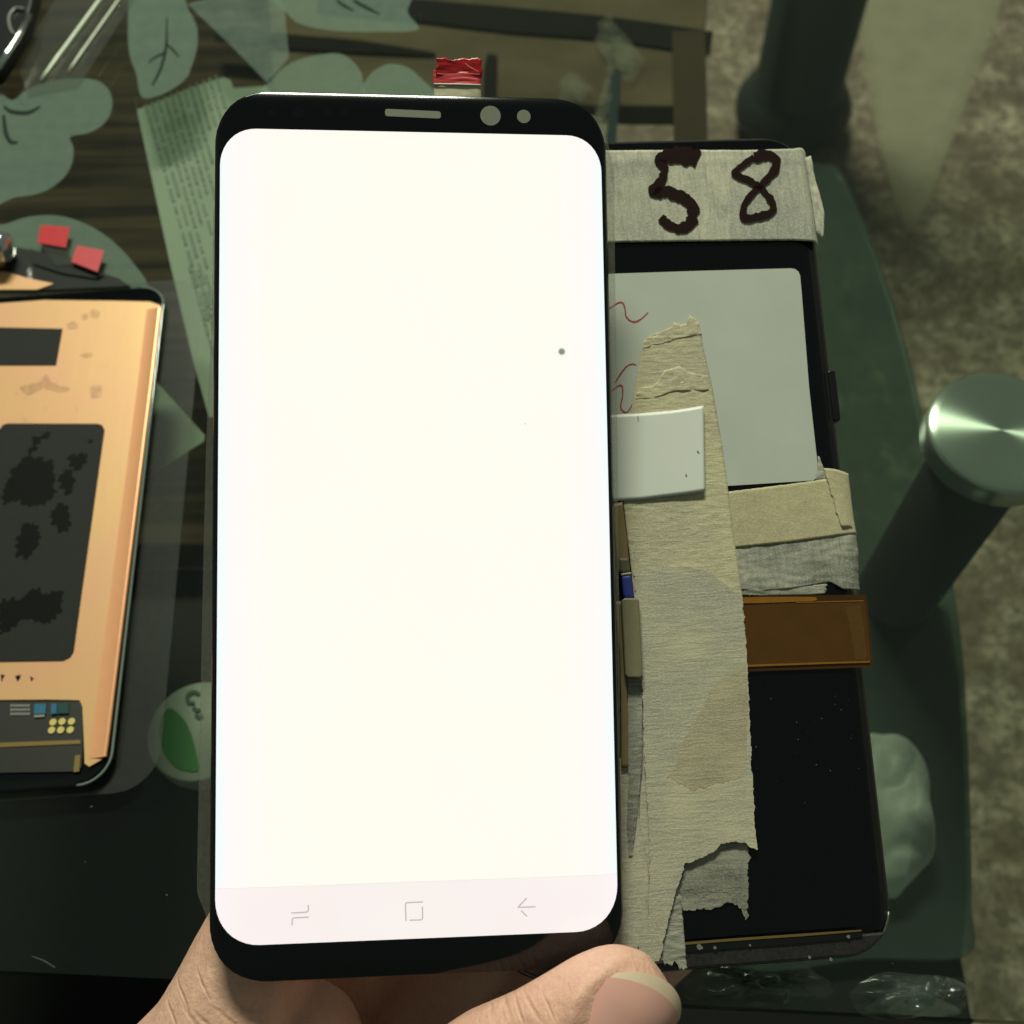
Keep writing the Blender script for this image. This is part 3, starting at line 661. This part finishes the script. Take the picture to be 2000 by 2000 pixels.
c = spot(MT, 6, 514, .003); tube('tip', [Vector((c.x - .012, c.y, .0035)), Vector((c.x - .001, c.y, .0035)), Vector((c.x + .0006, c.y, .0035)), Vector((c.x + .0014, c.y, .0035))], [.0018, .0018, .0014, .0005], M_gold, rod, 14)

# ================================================================== taped test phone
JW, JL, JT = .0701, .1554, .0080
jp = thing('taped_phone', 'black taped-up phone marked 58 behind the lit display', 'phone', MJ)
dish('frame', JW / 2, JL / 2, .0088, 0, [(.0030, -JT), (.0012, -JT + .0006), (.0002, -JT + .0018), (0, -.0042), (.0003, -.0028), (.0012, -.0016), (.0024, -.0010), (.0034, -.0008)], M_black2, jp)
# front glass: long side edges roll over; ends short of the chin slot
def zroll(x, hw, wd, drop):
    e = abs(x) - (hw - wd)
    return 0 if e <= 0 else -drop * (1 - math.sqrt(max(0, 1 - (e / wd) ** 2)))
def rows(name, ys, xw, zf, mat, parent, ncol=44, dz=0, close=True, label=None):
    v, f = [], []
    for y in ys:
        h = xw(y)
        for j in range(ncol):
            s = math.sin((j / (ncol - 1) - .5) * math.pi) ; x = h * (s * .6 + (2 * j / (ncol - 1) - 1) * .4); v.append((x, y, zf(x, y) + dz))
    for i in range(len(ys) - 1):
        for j in range(ncol - 1): f.append([i * ncol + j, i * ncol + j + 1, (i + 1) * ncol + j + 1, (i + 1) * ncol + j])
    if close:
        n0 = len(v); v += [(x, y, z - .0009) for x, y, z in v[:]]
        f += [[a__ + n0 for a__ in reversed(q_)] for q_ in f[:]]
        m = len(ys); ring = list(range(ncol)) + [i * ncol + ncol - 1 for i in range(1, m)] + [(m - 1) * ncol + j for j in range(ncol - 2, -1, -1)] + [i * ncol for i in range(m - 2, 0, -1)]
        for i in range(len(ring)): a1, b1 = ring[i], ring[(i + 1) % len(ring)]; f.append([a1, b1, b1 + n0, a1 + n0])
    return mk(name, v, f, mat, parent, smooth=True, label=label)
def halfw(hw, y0, y1, r0, r1):
    def g(y):
        d = y - y0; e = y1 - y
        if d < r0: return hw - r0 + math.sqrt(max(0, r0 ** 2 - (r0 - d) ** 2))
        if e < r1: return hw - r1 + math.sqrt(max(0, r1 ** 2 - (r1 - e) ** 2))
        return hw
    return g
def ylist(y0, y1, r0, r1, n=30):
    out = [y0 + r0 * (1 - math.cos(math.pi / 2 * i / 10)) for i in range(10)] if r0 else []
    out += [y0 + r0 + (y1 - r1 - y0 - r0) * i / n for i in range(n + 1)]
    if r1: out += [y1 - r1 + r1 * math.sin(math.pi / 2 * i / 10) for i in range(1, 11)]
    return out
yslot = spot(MJ, 1500, 1832, 0).y
y0_, y1_ = yslot + .0008, JL / 2 - .0022
bm_ = rows('front_glass', ylist(y0_, y1_, .0008, .0075), (lambda y: min(halfw(JW / 2 - .0016, y0_, y1_, .0008, .0075)(y), halfw(JW / 2 - .0020, -JL / 2 + .0012, JL, .0080, .001)(y))), lambda x, y: zroll(x, JW / 2 - .0016, .0042, .0016), M_black, jp)
# chin: worn bar under the slot
chin = [(JW / 2 - .0022, yslot - .0006), (-JW / 2 + .0022, yslot - .0006)] + [p for p in rrect(-JW / 2 + .0018, JW / 2 - .0018, -JL / 2 + .0010, 0, .0072, 8) if p[1] < yslot - .001]
ch = prism('chin', chin, -.00025, -.0016, M_chin, jp); bevel(ch, .0005)
ribbon('gold_trim', MJ, R3([(470, 1088), (800, 1062), (1150, 1038), (1470, 1014)]), [5, 5, 5, 3], .00018, M_gold, jp)
ribbon('speaker_slot', MJ, R3([(480, 1112), (800, 1088), (1150, 1064), (1475, 1034)]), [14, 13, 12, 10], .00004, M_dark, jp)
rim = [p for p in rrect(-JW / 2 + .0009, JW / 2 - .0009, -JL / 2 + .0009, JL, .0080, 10) if p[1] < -JL / 2 + .008]
tube('frame_rim', [(x, y, -.0016) for x, y in rim], .00022, plain('worn_metal', (.16, .16, .15, 1), .35, .6, var=.7, vs_=2500), jp, 6)
for x, y, r in ((600, 1103, .0005), (680, 1106, .00025), (1400, 1050, .0003), (1190, 1160, .00025), (1305, 1170, .00025), (870, 1095, .0002)):
    c = spot(MJ, *R3([(x, y)])[0], .0002); prism('lint', ragged(circ(c.x, c.y, r, 9), r * .8, r * .5, x), .00022, .0001, M_dust, jp)
v, f = [], []; rng = random.Random(5)
for k_ in range(44):   # dust on the black glass
    x, y = rng.uniform(1430, 1690), rng.gauss(1420, 120) if k_ < 40 else rng.uniform(1320, 1800)
    c = spot(MJ, x, y, .00006); r = rng.choice((.00004, .00005, .00007, .00011)); b = len(v)
    for i in range(5): g = 2 * math.pi * i / 5 + k_; v.append((c.x + r * math.cos(g) * rng.uniform(.6, 1.4), c.y + r * math.sin(g), .00006))
    f.append(list(range(b, b + 5)))
mk('dust_specks', v, f, plain('dust_dim', (.10, .105, .10, 1), .9), jp, kind='stuff')
sb = spot(MJ, 1641, 770, -.002)
bt_ = prism('side_button', rrect(JW / 2 - .0008, JW / 2 + .0007, spot(MJ, 1650, 820, -.002).y, spot(MJ, 1630, 722, -.002).y, .0004, 4), -.0022, -.0046, M_black2, jp); bevel(bt_, .0003)
for x in (505, 560, 630): 
    c = spot(MJ, *R4([(x, 648)])[0], -.0004); prism('port_hole', circ(c.x, c.y, .0009, 16), -.00035, -.0008, M_dark, jp)

# paper label with red pen
lab = R4([(-250, 1225), (105, 1215), (500, 1202), (895, 1191), (915, 1194), (930, 1205), (938, 1222)]) + R1([(1338, 60), (1385, 660), (1440, 1160), (1440, 1200), (1430, 1232), (1415, 1250), (870, 1285), (400, 1310), (0, 1340)])
lb = prism('paper_label', [(p.x, p.y) for p in spots(MJ, lab, .00015)], .00015, .00003, M_paper, jp, label='grey-white paper label with red pen strokes')
for st in ([(120, 175), (150, 155), (190, 131), (215, 136), (228, 170), (234, 215), (260, 245), (295, 252), (335, 230), (372, 193)], [(163, 640), (200, 580), (240, 532), (275, 518), (300, 525)], [(140, 690), (160, 675), (188, 655), (210, 660), (212, 720), (200, 780), (215, 815), (245, 818), (275, 770)]):
    ribbon('pen_stroke', MJ, R1(st), [2.2, 3.2, 2.6, 3.2, 1.8], .0002, M_pen, lb, thick=.00003, amp=.4)

# horizontal tape with the number 58
t58 = strip('masking_tape', MJ, R4([(-150, 672), (0, 668), (300, 666), (700, 666), (905, 660), (945, 655), (982, 657)]), R4([(-150, 1080), (0, 1077), (300, 1073), (700, 1068), (905, 1066), (1000, 1071), (1042, 1076)]),
            .0005, M_tapeH, jp, n=110, m=40, thick=.00012, wr=.00007, fr=(2400, 500), seed=2, bend=lambda u, s: -.0026 * max(0, (u - .955) / .045) ** 2 + .0001 * math.exp(-((s - .12) / .05) ** 2), label='wide masking tape marked 58 in brown marker')
strip('tape_fold', MJ, R4([(960, 700), (975, 780), (985, 850), (1000, 940), (1010, 1030)]), R4([(986, 690), (1002, 780), (1022, 850), (1046, 945), (1042, 1060)]), -.0006, M_tapeH, t58, n=24, m=8, wr=.0003, seed=4, label='tape end folded over the phone edge')
ribbon('marker_digit', MJ, R4([(485, 712), (430, 690), (375, 690), (320, 705), (335, 760), (318, 810), (288, 855), (350, 850), (420, 880), (462, 920), (455, 985), (410, 1012), (360, 1000), (318, 965)]), [30, 33, 30, 26, 14, 18, 21, 22, 22, 22, 22, 20, 17, 15], .00074, M_ink, t58, thick=.00002, amp=.55, label='digit 5 in brown marker')
ribbon('marker_digit', MJ, R4([(735, 700), (790, 690), (832, 715), (815, 770), (765, 820), (715, 870), (685, 930), (695, 968), (745, 962), (815, 940), (810, 890), (765, 835), (700, 795), (650, 770), (680, 735), (735, 700)]), [20, 21, 18, 15, 13, 13, 13, 16, 15, 15, 13, 13, 14, 13, 11, 16], .00076, M_ink, t58, thick=.00002, amp=.5, label='digit 8 in brown marker')

# tape across the right side, in layers
strip('masking_tape', MJ, R1([(700, 1345), (870, 1322), (1250, 1275), (1420, 1252), (1500, 1240), (1620, 1205)]), R1([(720, 1700), (930, 1672), (1250, 1640), (1450, 1612), (1600, 1592), (1700, 1580)]), .0006, M_tapeY, jp, n=60, m=24, wr=.00006, fr=(700, 700), seed=12, bend=lambda u, s: -.0012 * max(0, (u - .88) / .12) ** 2, label='yellowed smooth tape across the phone right of the long tape')
strip('tape_fold', MJ, R1([(1475, 1172), (1560, 1178), (1652, 1196)]), R1([(1590, 1545), (1650, 1540), (1695, 1560)]), .0008, M_tapeY, jp, n=16, m=24, torn=(.0004, 0), wr=.00008, seed=15, bend=lambda u, s: -.0016 * u * u, label='folded yellow tape end at the phone edge')
strip('tape_fold', MJ, R1([(1425, 1250), (1440, 1180), (1442, 1095)]), R1([(1500, 1245), (1478, 1180), (1450, 1100)]), .0006, M_tapeG, jp, n=16, m=8, wr=.0002, seed=17)
strip('masking_tape', MJ, R1([(730, 1690), (930, 1668), (1250, 1636), (1450, 1608), (1600, 1588), (1702, 1576)]), R2([(740, 345), (950, 328), (1100, 335), (1250, 322), (1400, 300), (1520, 278), (1600, 325), (1720, 330)]), .0004, M_tapeG, jp, n=70, m=30, wr=.00014, fr=(400, 1200), torn=(0, .0002), seed=21, bend=lambda u, s: -.0012 * max(0, (u - .9) / .1) ** 2, label='thin greyish tape below the yellowed tape')
strip('tape_scrap', MJ, R2([(940, 318), (1100, 325), (1250, 320), (1400, 300), (1495, 290)]), R2([(950, 360), (1100, 366), (1250, 362), (1400, 360), (1488, 352)]), .00035, M_tapeT, jp, n=30, m=8, wr=.00012, torn=(0, .0005), seed=23)
# amber film
kp = prism('amber_film', [(p.x, p.y) for p in spots(MJ, R2([(850, 376), (960, 370), (1350, 364), (1746, 358), (1768, 560), (1790, 815), (1400, 828), (1000, 842), (860, 848)]), .00042)], .00042, .0003, sheer('amber_skin', (.75, .42, .12, 1), (.10, .05, .012, 1), .45, .12, 1.45), jp, label='amber polyimide film wrapped across the phone')
prism('amber_layer', [(p.x, p.y) for p in spots(MJ, R2([(850, 432), (980, 425), (1350, 408), (1735, 402), (1775, 775), (1400, 790), (1000, 808), (860, 812)]), .00056)], .00056, .00044, M_kap, kp)
for st, wd in ((R2([(850, 398), (1100, 392), (1400, 386), (1430, 384)]), [10, 12, 8, 2]), (R2([(850, 812), (1000, 806), (1400, 792), (1770, 780)]), [3, 4, 3.5, 3]), (R2([(1300, 408), (1500, 403), (1730, 397)]), [1.5, 2, 2])):
    ribbon('amber_edge', MJ, st, wd, .00064, M_kapl, kp)
ribbon('amber_edge', MJ, R2([(1660, 430), (1690, 600), (1712, 770)]), [30, 26, 22], .00060, plain('amber_pale', (.10, .047, .010, 1), .3, var=.3, vs_=1500), kp)
# long tape running down the phone
def lerp_(a__, b__, s): return a__ + (b__ - a__) * s
lng = strip('masking_tape', MJ, R1([(345, 372), (325, 480), (300, 620), (270, 800), (250, 960)]), R1([(672, 235), (705, 330), (722, 420), (775, 650), (805, 830), (828, 960)]), .00045, M_tapeV, jp, n=60, m=34, wr=.00008, torn=(0, 0), seed=31, label='torn upper end of the long masking tape')
strip('torn_lip', MJ, R1([(345, 375), (400, 332), (465, 312), (520, 285), (535, 255), (575, 268), (612, 270), (632, 208), (655, 225), (690, 252)]), R1([(340, 430), (400, 400), (465, 390), (530, 370), (560, 360), (590, 355), (620, 350), (650, 345), (690, 340), (712, 335)]), .0005, M_tapeV, lng, n=60, m=10, wr=.0002, seed=33)
strip('masking_tape', MJ, R1([(300, 700), (280, 830), (245, 1100), (218, 1385), (255, 1700)]) + R2([(278, 300), (330, 800), (345, 1100), (350, 1449)]), R1([(745, 590), (775, 680), (830, 980), (870, 1260), (910, 1600)]) + R2([(945, 200), (965, 360), (992, 720), (1006, 1000), (1020, 1449)]), .00085, M_tapeV, jp, n=200, m=44, wr=.00009, torn=(.0008, 0), seed=35, label='long wide masking tape running down the taped phone')
strip('torn_lip', MJ, R1([(300, 700), (330, 665), (395, 660), (440, 625), (470, 560), (520, 545), (570, 528), (620, 565), (680, 580), (748, 592)]), R1([(296, 740), (340, 740), (400, 735), (450, 720), (500, 705), (540, 690), (580, 690), (640, 690), (700, 690), (770, 680)]), .0009, M_tapeV, jp, n=60, m=10, wr=.00018, seed=37)
# lower layers
def torn(name, px, z, mat, parent=jp, amp=.00028, th=.00014, seed=0, **k):
    return prism(name, ragged([(p.x, p.y) for p in spots(MJ, px, z)], amp, .0003, seed), z, z - th, mat, parent, **k)
torn('masking_tape', R2([(225, 860), (430, 860), (440, 1440)]) + R3([(480, 300), (560, 620), (500, 700), (500, 900), (520, 1100), (440, 1190), (140, 1190), (180, 600), (205, 200)]) + R2([(235, 1200)]), .0002, M_tapeV2, seed=40)
torn('masking_tape', R2([(282, 222), (400, 208), (500, 186), (620, 184), (700, 198), (780, 225), (850, 285), (900, 340), (962, 352), (992, 720), (1006, 1000), (1022, 1449)]) + R3([(885, 200), (892, 400), (908, 582), (880, 566), (858, 558), (840, 540), (775, 532), (712, 545), (690, 580), (640, 606), (575, 635), (520, 655), (500, 720), (475, 790), (450, 880), (430, 960), (405, 1060), (380, 1180), (255, 1180), (285, 1030), (325, 930), (330, 700), (322, 400), (305, 150)]) + R2([(350, 1380), (345, 1100), (330, 800)]), .00108, M_tapeV2, th=.00008, seed=41, label='greyer second layer of the long tape, torn at its lower end')
torn('tape_stain', R2([(988, 805), (900, 850), (830, 890), (770, 960), (720, 1060), (640, 1180), (575, 1310), (540, 1449)]) + R3([(420, 180), (560, 260), (700, 220), (840, 180)]) + R2([(985, 1400), (1002, 1000)]), .00111, M_tapeV3, amp=.0004, th=.00002, seed=42, label='browner stain low on the long tape')
torn('tape_scrap', R3([(470, 600), (575, 540), (640, 500), (700, 480), (855, 480), (862, 700), (856, 850), (852, 952), (835, 925), (822, 895), (790, 872), (740, 868), (700, 884), (670, 906), (620, 888), (575, 902), (530, 910), (502, 900), (490, 800), (480, 740)]), .00030, M_tapeT, amp=.0006, th=.00006, seed=45, label='thin torn grey tape scrap on the black glass')
torn('torn_patch', R3([(500, 780), (560, 750), (600, 755), (640, 690), (660, 735), (715, 672), (740, 730), (770, 750), (765, 830), (720, 800), (650, 800), (600, 850), (570, 800), (520, 800)]), .00036, M_tapeT, amp=.0006, th=.00004, seed=46)
strip('tape_scrap', MJ, R3([(440, 860), (420, 960), (390, 1100), (380, 1180)]), R3([(492, 820), (508, 960), (520, 1110), (530, 1225)]), .0005, M_tapeT, jp, n=40, m=16, wr=.0002, torn=(.0004, .0012), seed=47, label='grey tape tail reaching the lower edge beside the thumb')
strip('masking_tape', MJ, R3([(150, 100), (160, 500), (150, 800), (120, 1160)]), R3([(290, 0), (268, 400), (325, 700), (330, 930), (250, 1160)]), .0006, M_tapeV2, jp, n=80, m=20, wr=.0001, seed=49, label='tape strip half hidden behind the lit display edge')
strip('tape_scrap', MJ, R2([(245, 880), (245, 1100), (245, 1449)]) + R3([(215, 200), (205, 450), (215, 620)]), R2([(335, 880), (338, 1100), (335, 1449)]) + R3([(280, 200), (262, 400), (235, 620)]), .0007, M_tapeT, jp, n=80, m=12, wr=.00012, seed=51)
# white sticker
strip('white_sticker', MJ, R1([(60, 842), (165, 836), (330, 828), (500, 815), (620, 800), (718, 783)]), R1([(70, 1385), (170, 1379), (330, 1370), (450, 1355), (600, 1338), (726, 1320)]), .0012, M_white, jp, n=40, m=24, wr=0, bend=lambda u, s: .0005 * u * u, label='glossy white square sticker on the long tape')
for x, y, r in ((685, 1068, .0003), (692, 1078, .0002), (612, 1215, .00025), (310, 850, .00015)):
    c = spot(MJ, *R1([(x, y)])[0], .0016); prism('fleck', circ(c.x, c.y, r * .5, 8), .00174, .0010, M_dust, jp)
# flex ribbon with connector at the display edge
fx = strip('flex_ribbon', MJ, R1([(150, 1400), (170, 1640), (190, 1830)]), R1([(212, 1385), (245, 1640), (258, 1830)]), .0016, M_brown, jp, n=20, m=6, wr=.00003, seed=61, label='narrow brown flex ribbon beside the lit display')
strip('ribbon_section', MJ, R2([(188, 128), (202, 228)]), R2([(252, 128), (264, 222)]), .00172, M_olive, fx, n=6, m=5, wr=0)
strip('blue_section', MJ, R2([(204, 232), (222, 392)]), R2([(266, 224), (286, 392)]), .00176, M_blue, fx, n=6, m=5, wr=0, label='blue stiffener section of the flex ribbon')
strip('pale_line', MJ, R2([(202, 226), (204, 238)]), R2([(266, 218), (268, 228)]), .0019, M_flex, fx, n=4, m=4, wr=0)
cn = [Vector((p.x, p.y)) for p in spots(MJ, R2([(222, 380), (306, 380), (318, 396), (340, 866), (326, 882), (246, 880), (230, 866), (206, 396)]), .0026)]
co = prism('connector', cn, .0026, .0012, M_conn, fx, label='grey metal connector plate'); bevel(co, .0003)
strip('flex_ribbon', MJ, R2([(165, 400), (195, 700), (200, 890), (205, 1449)]), R2([(215, 400), (235, 870), (245, 1100), (247, 1449)]), .0012, M_brown, jp, n=40, m=6, wr=.00004, seed=63)

# ================================================================== lit display held in the hand
DW, DL = .0681, .1489
dp = thing('lit_display', 'lit white phone display panel held upright by the hand', 'display', MD)
RX, RD = .0046, .0020
def zD(x, y):
    z = zroll(x, DW / 2, RX, RD)
    e = abs(y) - (DL / 2 - .003)
    return z - (.0006 * (e / .003) ** 2 if e > 0 else 0)
gw = halfw(DW / 2, -DL / 2, DL / 2, .0098, .0098)
gl = rows('front_glass', ylist(-DL / 2, DL / 2, .0098, .0098, 60), gw, zD, M_black, dp, 64)
b_ = spot(MD, 900, 1730, 0); tpx = spot(MD, 800, 258, 0).y; bpx = spot(MD, 800, 1833.5, 0).y; nb = spot(MD, 800, 1722.5, 0).y
xl = spot(MD, 424, 900, 0).x; SW = DW / 2 - .0011
sw = halfw(SW, bpx, tpx, .0072, .0062)
ysc = [y for y in ylist(bpx, tpx, .0072, .0062, 60)]
rows('screen', [nb] + [y for y in ysc if y > nb + 1e-5], sw, zD, M_screen, dp, 64, .00004, False)
nv = rows('navigation_bar', [y for y in ysc if y < nb - 1e-5] + [nb - .00001], sw, zD, M_nav, dp, 64, .00004, False, label='pale pink navigation bar with three grey icons')
N4 = lambda p: crop(p, 380, 1650, 2.2207)
ic = [('recents_icon', [[(419, 296), (480, 293), (489, 290), (493, 283), (493, 260)], [(423, 350), (424, 326), (428, 319), (436, 317), (496, 314)]]),
      ('home_icon', [[(917, 330), (915, 262), (918, 254), (926, 251), (991, 248)], [(988, 268), (989, 316), (985, 323), (977, 326), (932, 327)]]),
      ('back_icon', [[(1479, 269), (1410, 271), (1406, 268), (1441, 231)], [(1416, 285), (1442, 311)]])]
for nme, sts in ic:
    for st in sts:
        o = ribbon(nme, MD, N4(st), [2.6, 2.6], .0001, M_icon, nv, thick=.00003, k=3)
c = spot(MD, 1097, 687, 0); 
prism('dead_spot', circ(c.x, c.y, .00066), .00009, .00006, M_spot2, dp); prism('dead_spot', circ(c.x, c.y, .00048), .00011, .00008, M_spot, dp, label='dark dead spot on the white screen')
for px_, r in (((1026, 828), .00012), ((640, 470), .00008)):
    c = spot(MD, *px_, 0); prism('speck', circ(c.x, c.y, r, 8), .00009, .00006, M_spot2, dp)
def dshape(name, pts, mat, z=.00005, **k): return prism(name, pts, z, z - .0003, mat, dp, **k)
e0, e1 = spot(MD, 752, 219, 0), spot(MD, 861, 222, 0)
q = [Vector(p) for p in rrect(e0.x, e1.x, e0.y - .0007, e0.y + .0006, .00045, 5)]
dshape('earpiece', [(p.x, p.y - .00025 * (p.x - e0.x) / (e1.x - e0.x)) for p in q], M_slot, .00003)
c = spot(MD, 958, 226, 0); dshape('camera_window', circ(c.x, c.y, .00178), M_lens)
c = spot(MD, 1023, 227.6, 0); dshape('sensor_window', circ(c.x, c.y, .00120), M_lens)
for x, r in ((530, .0006), (583, .0011), (640, .0008), (672, .0007)):
    c = spot(MD, x, 220, 0); dshape('sensor_window', circ(c.x, c.y, r, 24), M_sens, .00003)
# back layers, film, flex with red liner
prism('back_plate', rrect(-DW / 2 + .0012, DW / 2 - .0012, -DL / 2 + .003, DL / 2 - .0004, .0085), -.0012, -.0021, M_edge, dp)
fm = spots(MD, [(417, 420), (412, 640), (403, 860), (397, 1100), (391, 1400), (385, 1700), (386, 1745), (404, 1790), (440, 1850), (520, 1905), (760, 1890), (1160, 1870), (1214, 1820), (1212, 1500), (1206, 900), (1201, 520), (1199, 330), (1175, 230), (1100, 205), (520, 200), (440, 250)], -.0024)
prism('protective_film', [(p.x, p.y) for p in fm], -.0023, -.0025, M_film, dp, label='clear protective film showing along the display edge')
v, f = [], []
ft = strip('flex_tab', MD, R8([(681, 560), (682, 510), (683, 470), (683, 448)]), R8([(938, 560), (937, 520), (936, 470), (936, 452)]), -.0024, M_flex, dp, n=14, m=10, thick=.0002, wr=.00006, seed=71)
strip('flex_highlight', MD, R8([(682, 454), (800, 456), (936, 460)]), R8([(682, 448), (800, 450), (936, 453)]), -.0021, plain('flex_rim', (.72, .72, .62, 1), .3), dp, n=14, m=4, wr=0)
strip('red_liner', MD, R8([(680, 452), (679, 415), (680, 378)]), R8([(935, 457), (940, 430), (944, 392)]), -.00222, M_redp, dp, n=14, m=14, thick=.0002, wr=.00012, seed=73, label='red release liner on the flex tab above the display')
strip('red_liner', MD, R8([(694, 400), (693, 370), (703, 352), (695, 320)]), R8([(940, 405), (946, 380), (938, 355), (942, 324)]), -.00195, M_red, dp, n=14, m=20, thick=.0002, wr=.00008, torn=(.0002, .0004), seed=75, bend=lambda u, s: .0006 * u - .0004 * math.sin(math.pi * s))
for st in ([(700, 395), (760, 400), (840, 396), (930, 400)], [(850, 340), (885, 365), (925, 385)]):
    ribbon('liner_crease', MD, R8(st), [1.5, 2, 1.2], -.0006, plain('liner_crease', (.62, .16, .15, 1), .3), dp)

# ================================================================== the hand
hd = thing('hand', 'bare hand holding the lit display from below, thumb across its lower right corner', 'hand', MD)
def hp(x, y, z): return spot(MD, x, y, z * mm)
balls = []
def chain(pts, k=10, flat_=1.0):
    """pts: (pixel x, pixel y, depth mm, radius mm)"""
    P = [(hp(x, y, z), r * mm) for x, y, z, r in pts]
    for (p, r), (q_, s) in zip(P[:-1], P[1:]):
        for i in range(k): t = i / k; balls.append((p.lerp(q_, t), r + (s - r) * t, flat_))
    balls.append((P[-1][0], P[-1][1], flat_))
# thumb: base in the palm, comes forward over the corner
chain([(690, 2420, -18, 17), (820, 2240, -9, 14.5), (960, 2105, 1.5, 11.0), (1050, 2048, 5.0, 9.5), (1110, 2012, 7.2, 9.3), (1164, 1978, 8.2, 9.2), (1206, 1953, 8.2, 8.7)], 10)
# nail fold: raised rim of skin round the nail
chain([(1112, 2050, 16.1, 1.4), (1114, 1995, 16.0, 1.4), (1126, 1955, 15.4, 1.4), (1158, 1917, 14.4, 1.3), (1194, 1888, 13.0, 1.1), (1218, 1870, 11.8, .8)], 12)
# side of the palm rising behind the lower left corner
chain([(640, 2560, -26, 22), (470, 2330, -18, 20), (352, 2190, -16, 17.5), (425, 2062, -15, 14.0), (470, 1955, -15.5, 12.6), (516, 1835, -16.5, 11.2), (580, 1700, -20, 9.8)], 10)
chain([(560, 2320, -17, 17), (570, 2140, -16, 14.5), (590, 2035, -16, 11.0)], 8)
# palm, deep behind the phones
chain([(560, 2450, -34, 20), (800, 2380, -36, 21), (1000, 2300, -36, 18), (1120, 2150, -34, 14)], 10)
chain([(620, 2150, -34, 15), (850, 2120, -37, 15), (1050, 2080, -37, 13)], 10)
chain([(900, 2800, -34, 26), (760, 2600, -32, 25), (660, 2450, -28, 23)], 10)
# four fingers closing behind the taped phone
for k_, (bx_, by_, tx, ty, rr_) in enumerate(((600, 2020, 1060, 1330, 8.6), (760, 2060, 1230, 1480, 9.0), (900, 2080, 1340, 1620, 8.6), (1020, 2080, 1420, 1740, 7.6))):
    mx, my = (bx_ + tx) / 2, (by_ + ty) / 2
    chain([(bx_, by_, -35, rr_ * 1.15), (mx - 20, my + 20, -38, rr_), (lerp_(mx, tx, .5), lerp_(my, ty, .5), -34.5, rr_ * .95), (tx, ty, -31, rr_ * .8)], 9)
bm = bmesh.new()
for p, r, fl_ in balls:
    bmesh.ops.create_icosphere(bm, subdivisions=2, radius=r, matrix=Matrix.Translation(p))
me = bpy.data.meshes.new('skin_surface'); bm.to_mesh(me); bm.free(); me.materials.append(M_skin)
ho = bpy.data.objects.new('skin_surface', me); COL.objects.link(ho); ho.parent = hd
rm = ho.modifiers.new('remesh', 'REMESH'); rm.mode = 'VOXEL'; rm.voxel_size = .00085; rm.use_smooth_shade = True
sm = ho.modifiers.new('smooth', 'SMOOTH'); sm.factor = .5; sm.iterations = 10
# thumb nail: curved plate set into the front of the thumb tip
tc = hp(1206, 1953, 8.2)
nrm = Vector((.24, -.20, 1)).normalized(); ax = Vector((.66, .75, 0)); ax = (ax - nrm * ax.dot(nrm)).normalized(); sd = nrm.cross(ax).normalized()
def nail(name, u0, u1, hw, rad, lift, mat, taper, bow):
    v, f = [], []; nu, nw = 24, 24
    for i in range(nu):
        t = i / (nu - 1)
        for j in range(nw):
            s_ = -1 + 2 * j / (nw - 1); u = u0 + (u1 - u0) * t - bow(t) * s_ * s_
            g = s_ * hw * taper(t) / rad
            v.append(tc + ax * u + sd * (rad * math.sin(g)) + nrm * (rad * math.cos(g) - rad + lift - (42 if u > 0 else 6) * u * u))
    for i in range(nu - 1):
        for j in range(nw - 1): f.append([i * nw + j, i * nw + j + 1, (i + 1) * nw + j + 1, (i + 1) * nw + j])
    return mk(name, v, f, mat, hd, smooth=True)
nail('thumb_nail', -.0115, .0060, .0092, .0094, .0095, M_nail, lambda t: math.sqrt(max(0.02, 1 - (1 - min(1, t * 2.2)) ** 2.2)), lambda t: .0034 * t)
nail('nail_tip', .0059, .0078, .0088, .0094, .00945, M_nailtip, lambda t: 1 - .06 * t * t, lambda t: .0034 + .0004 * t)
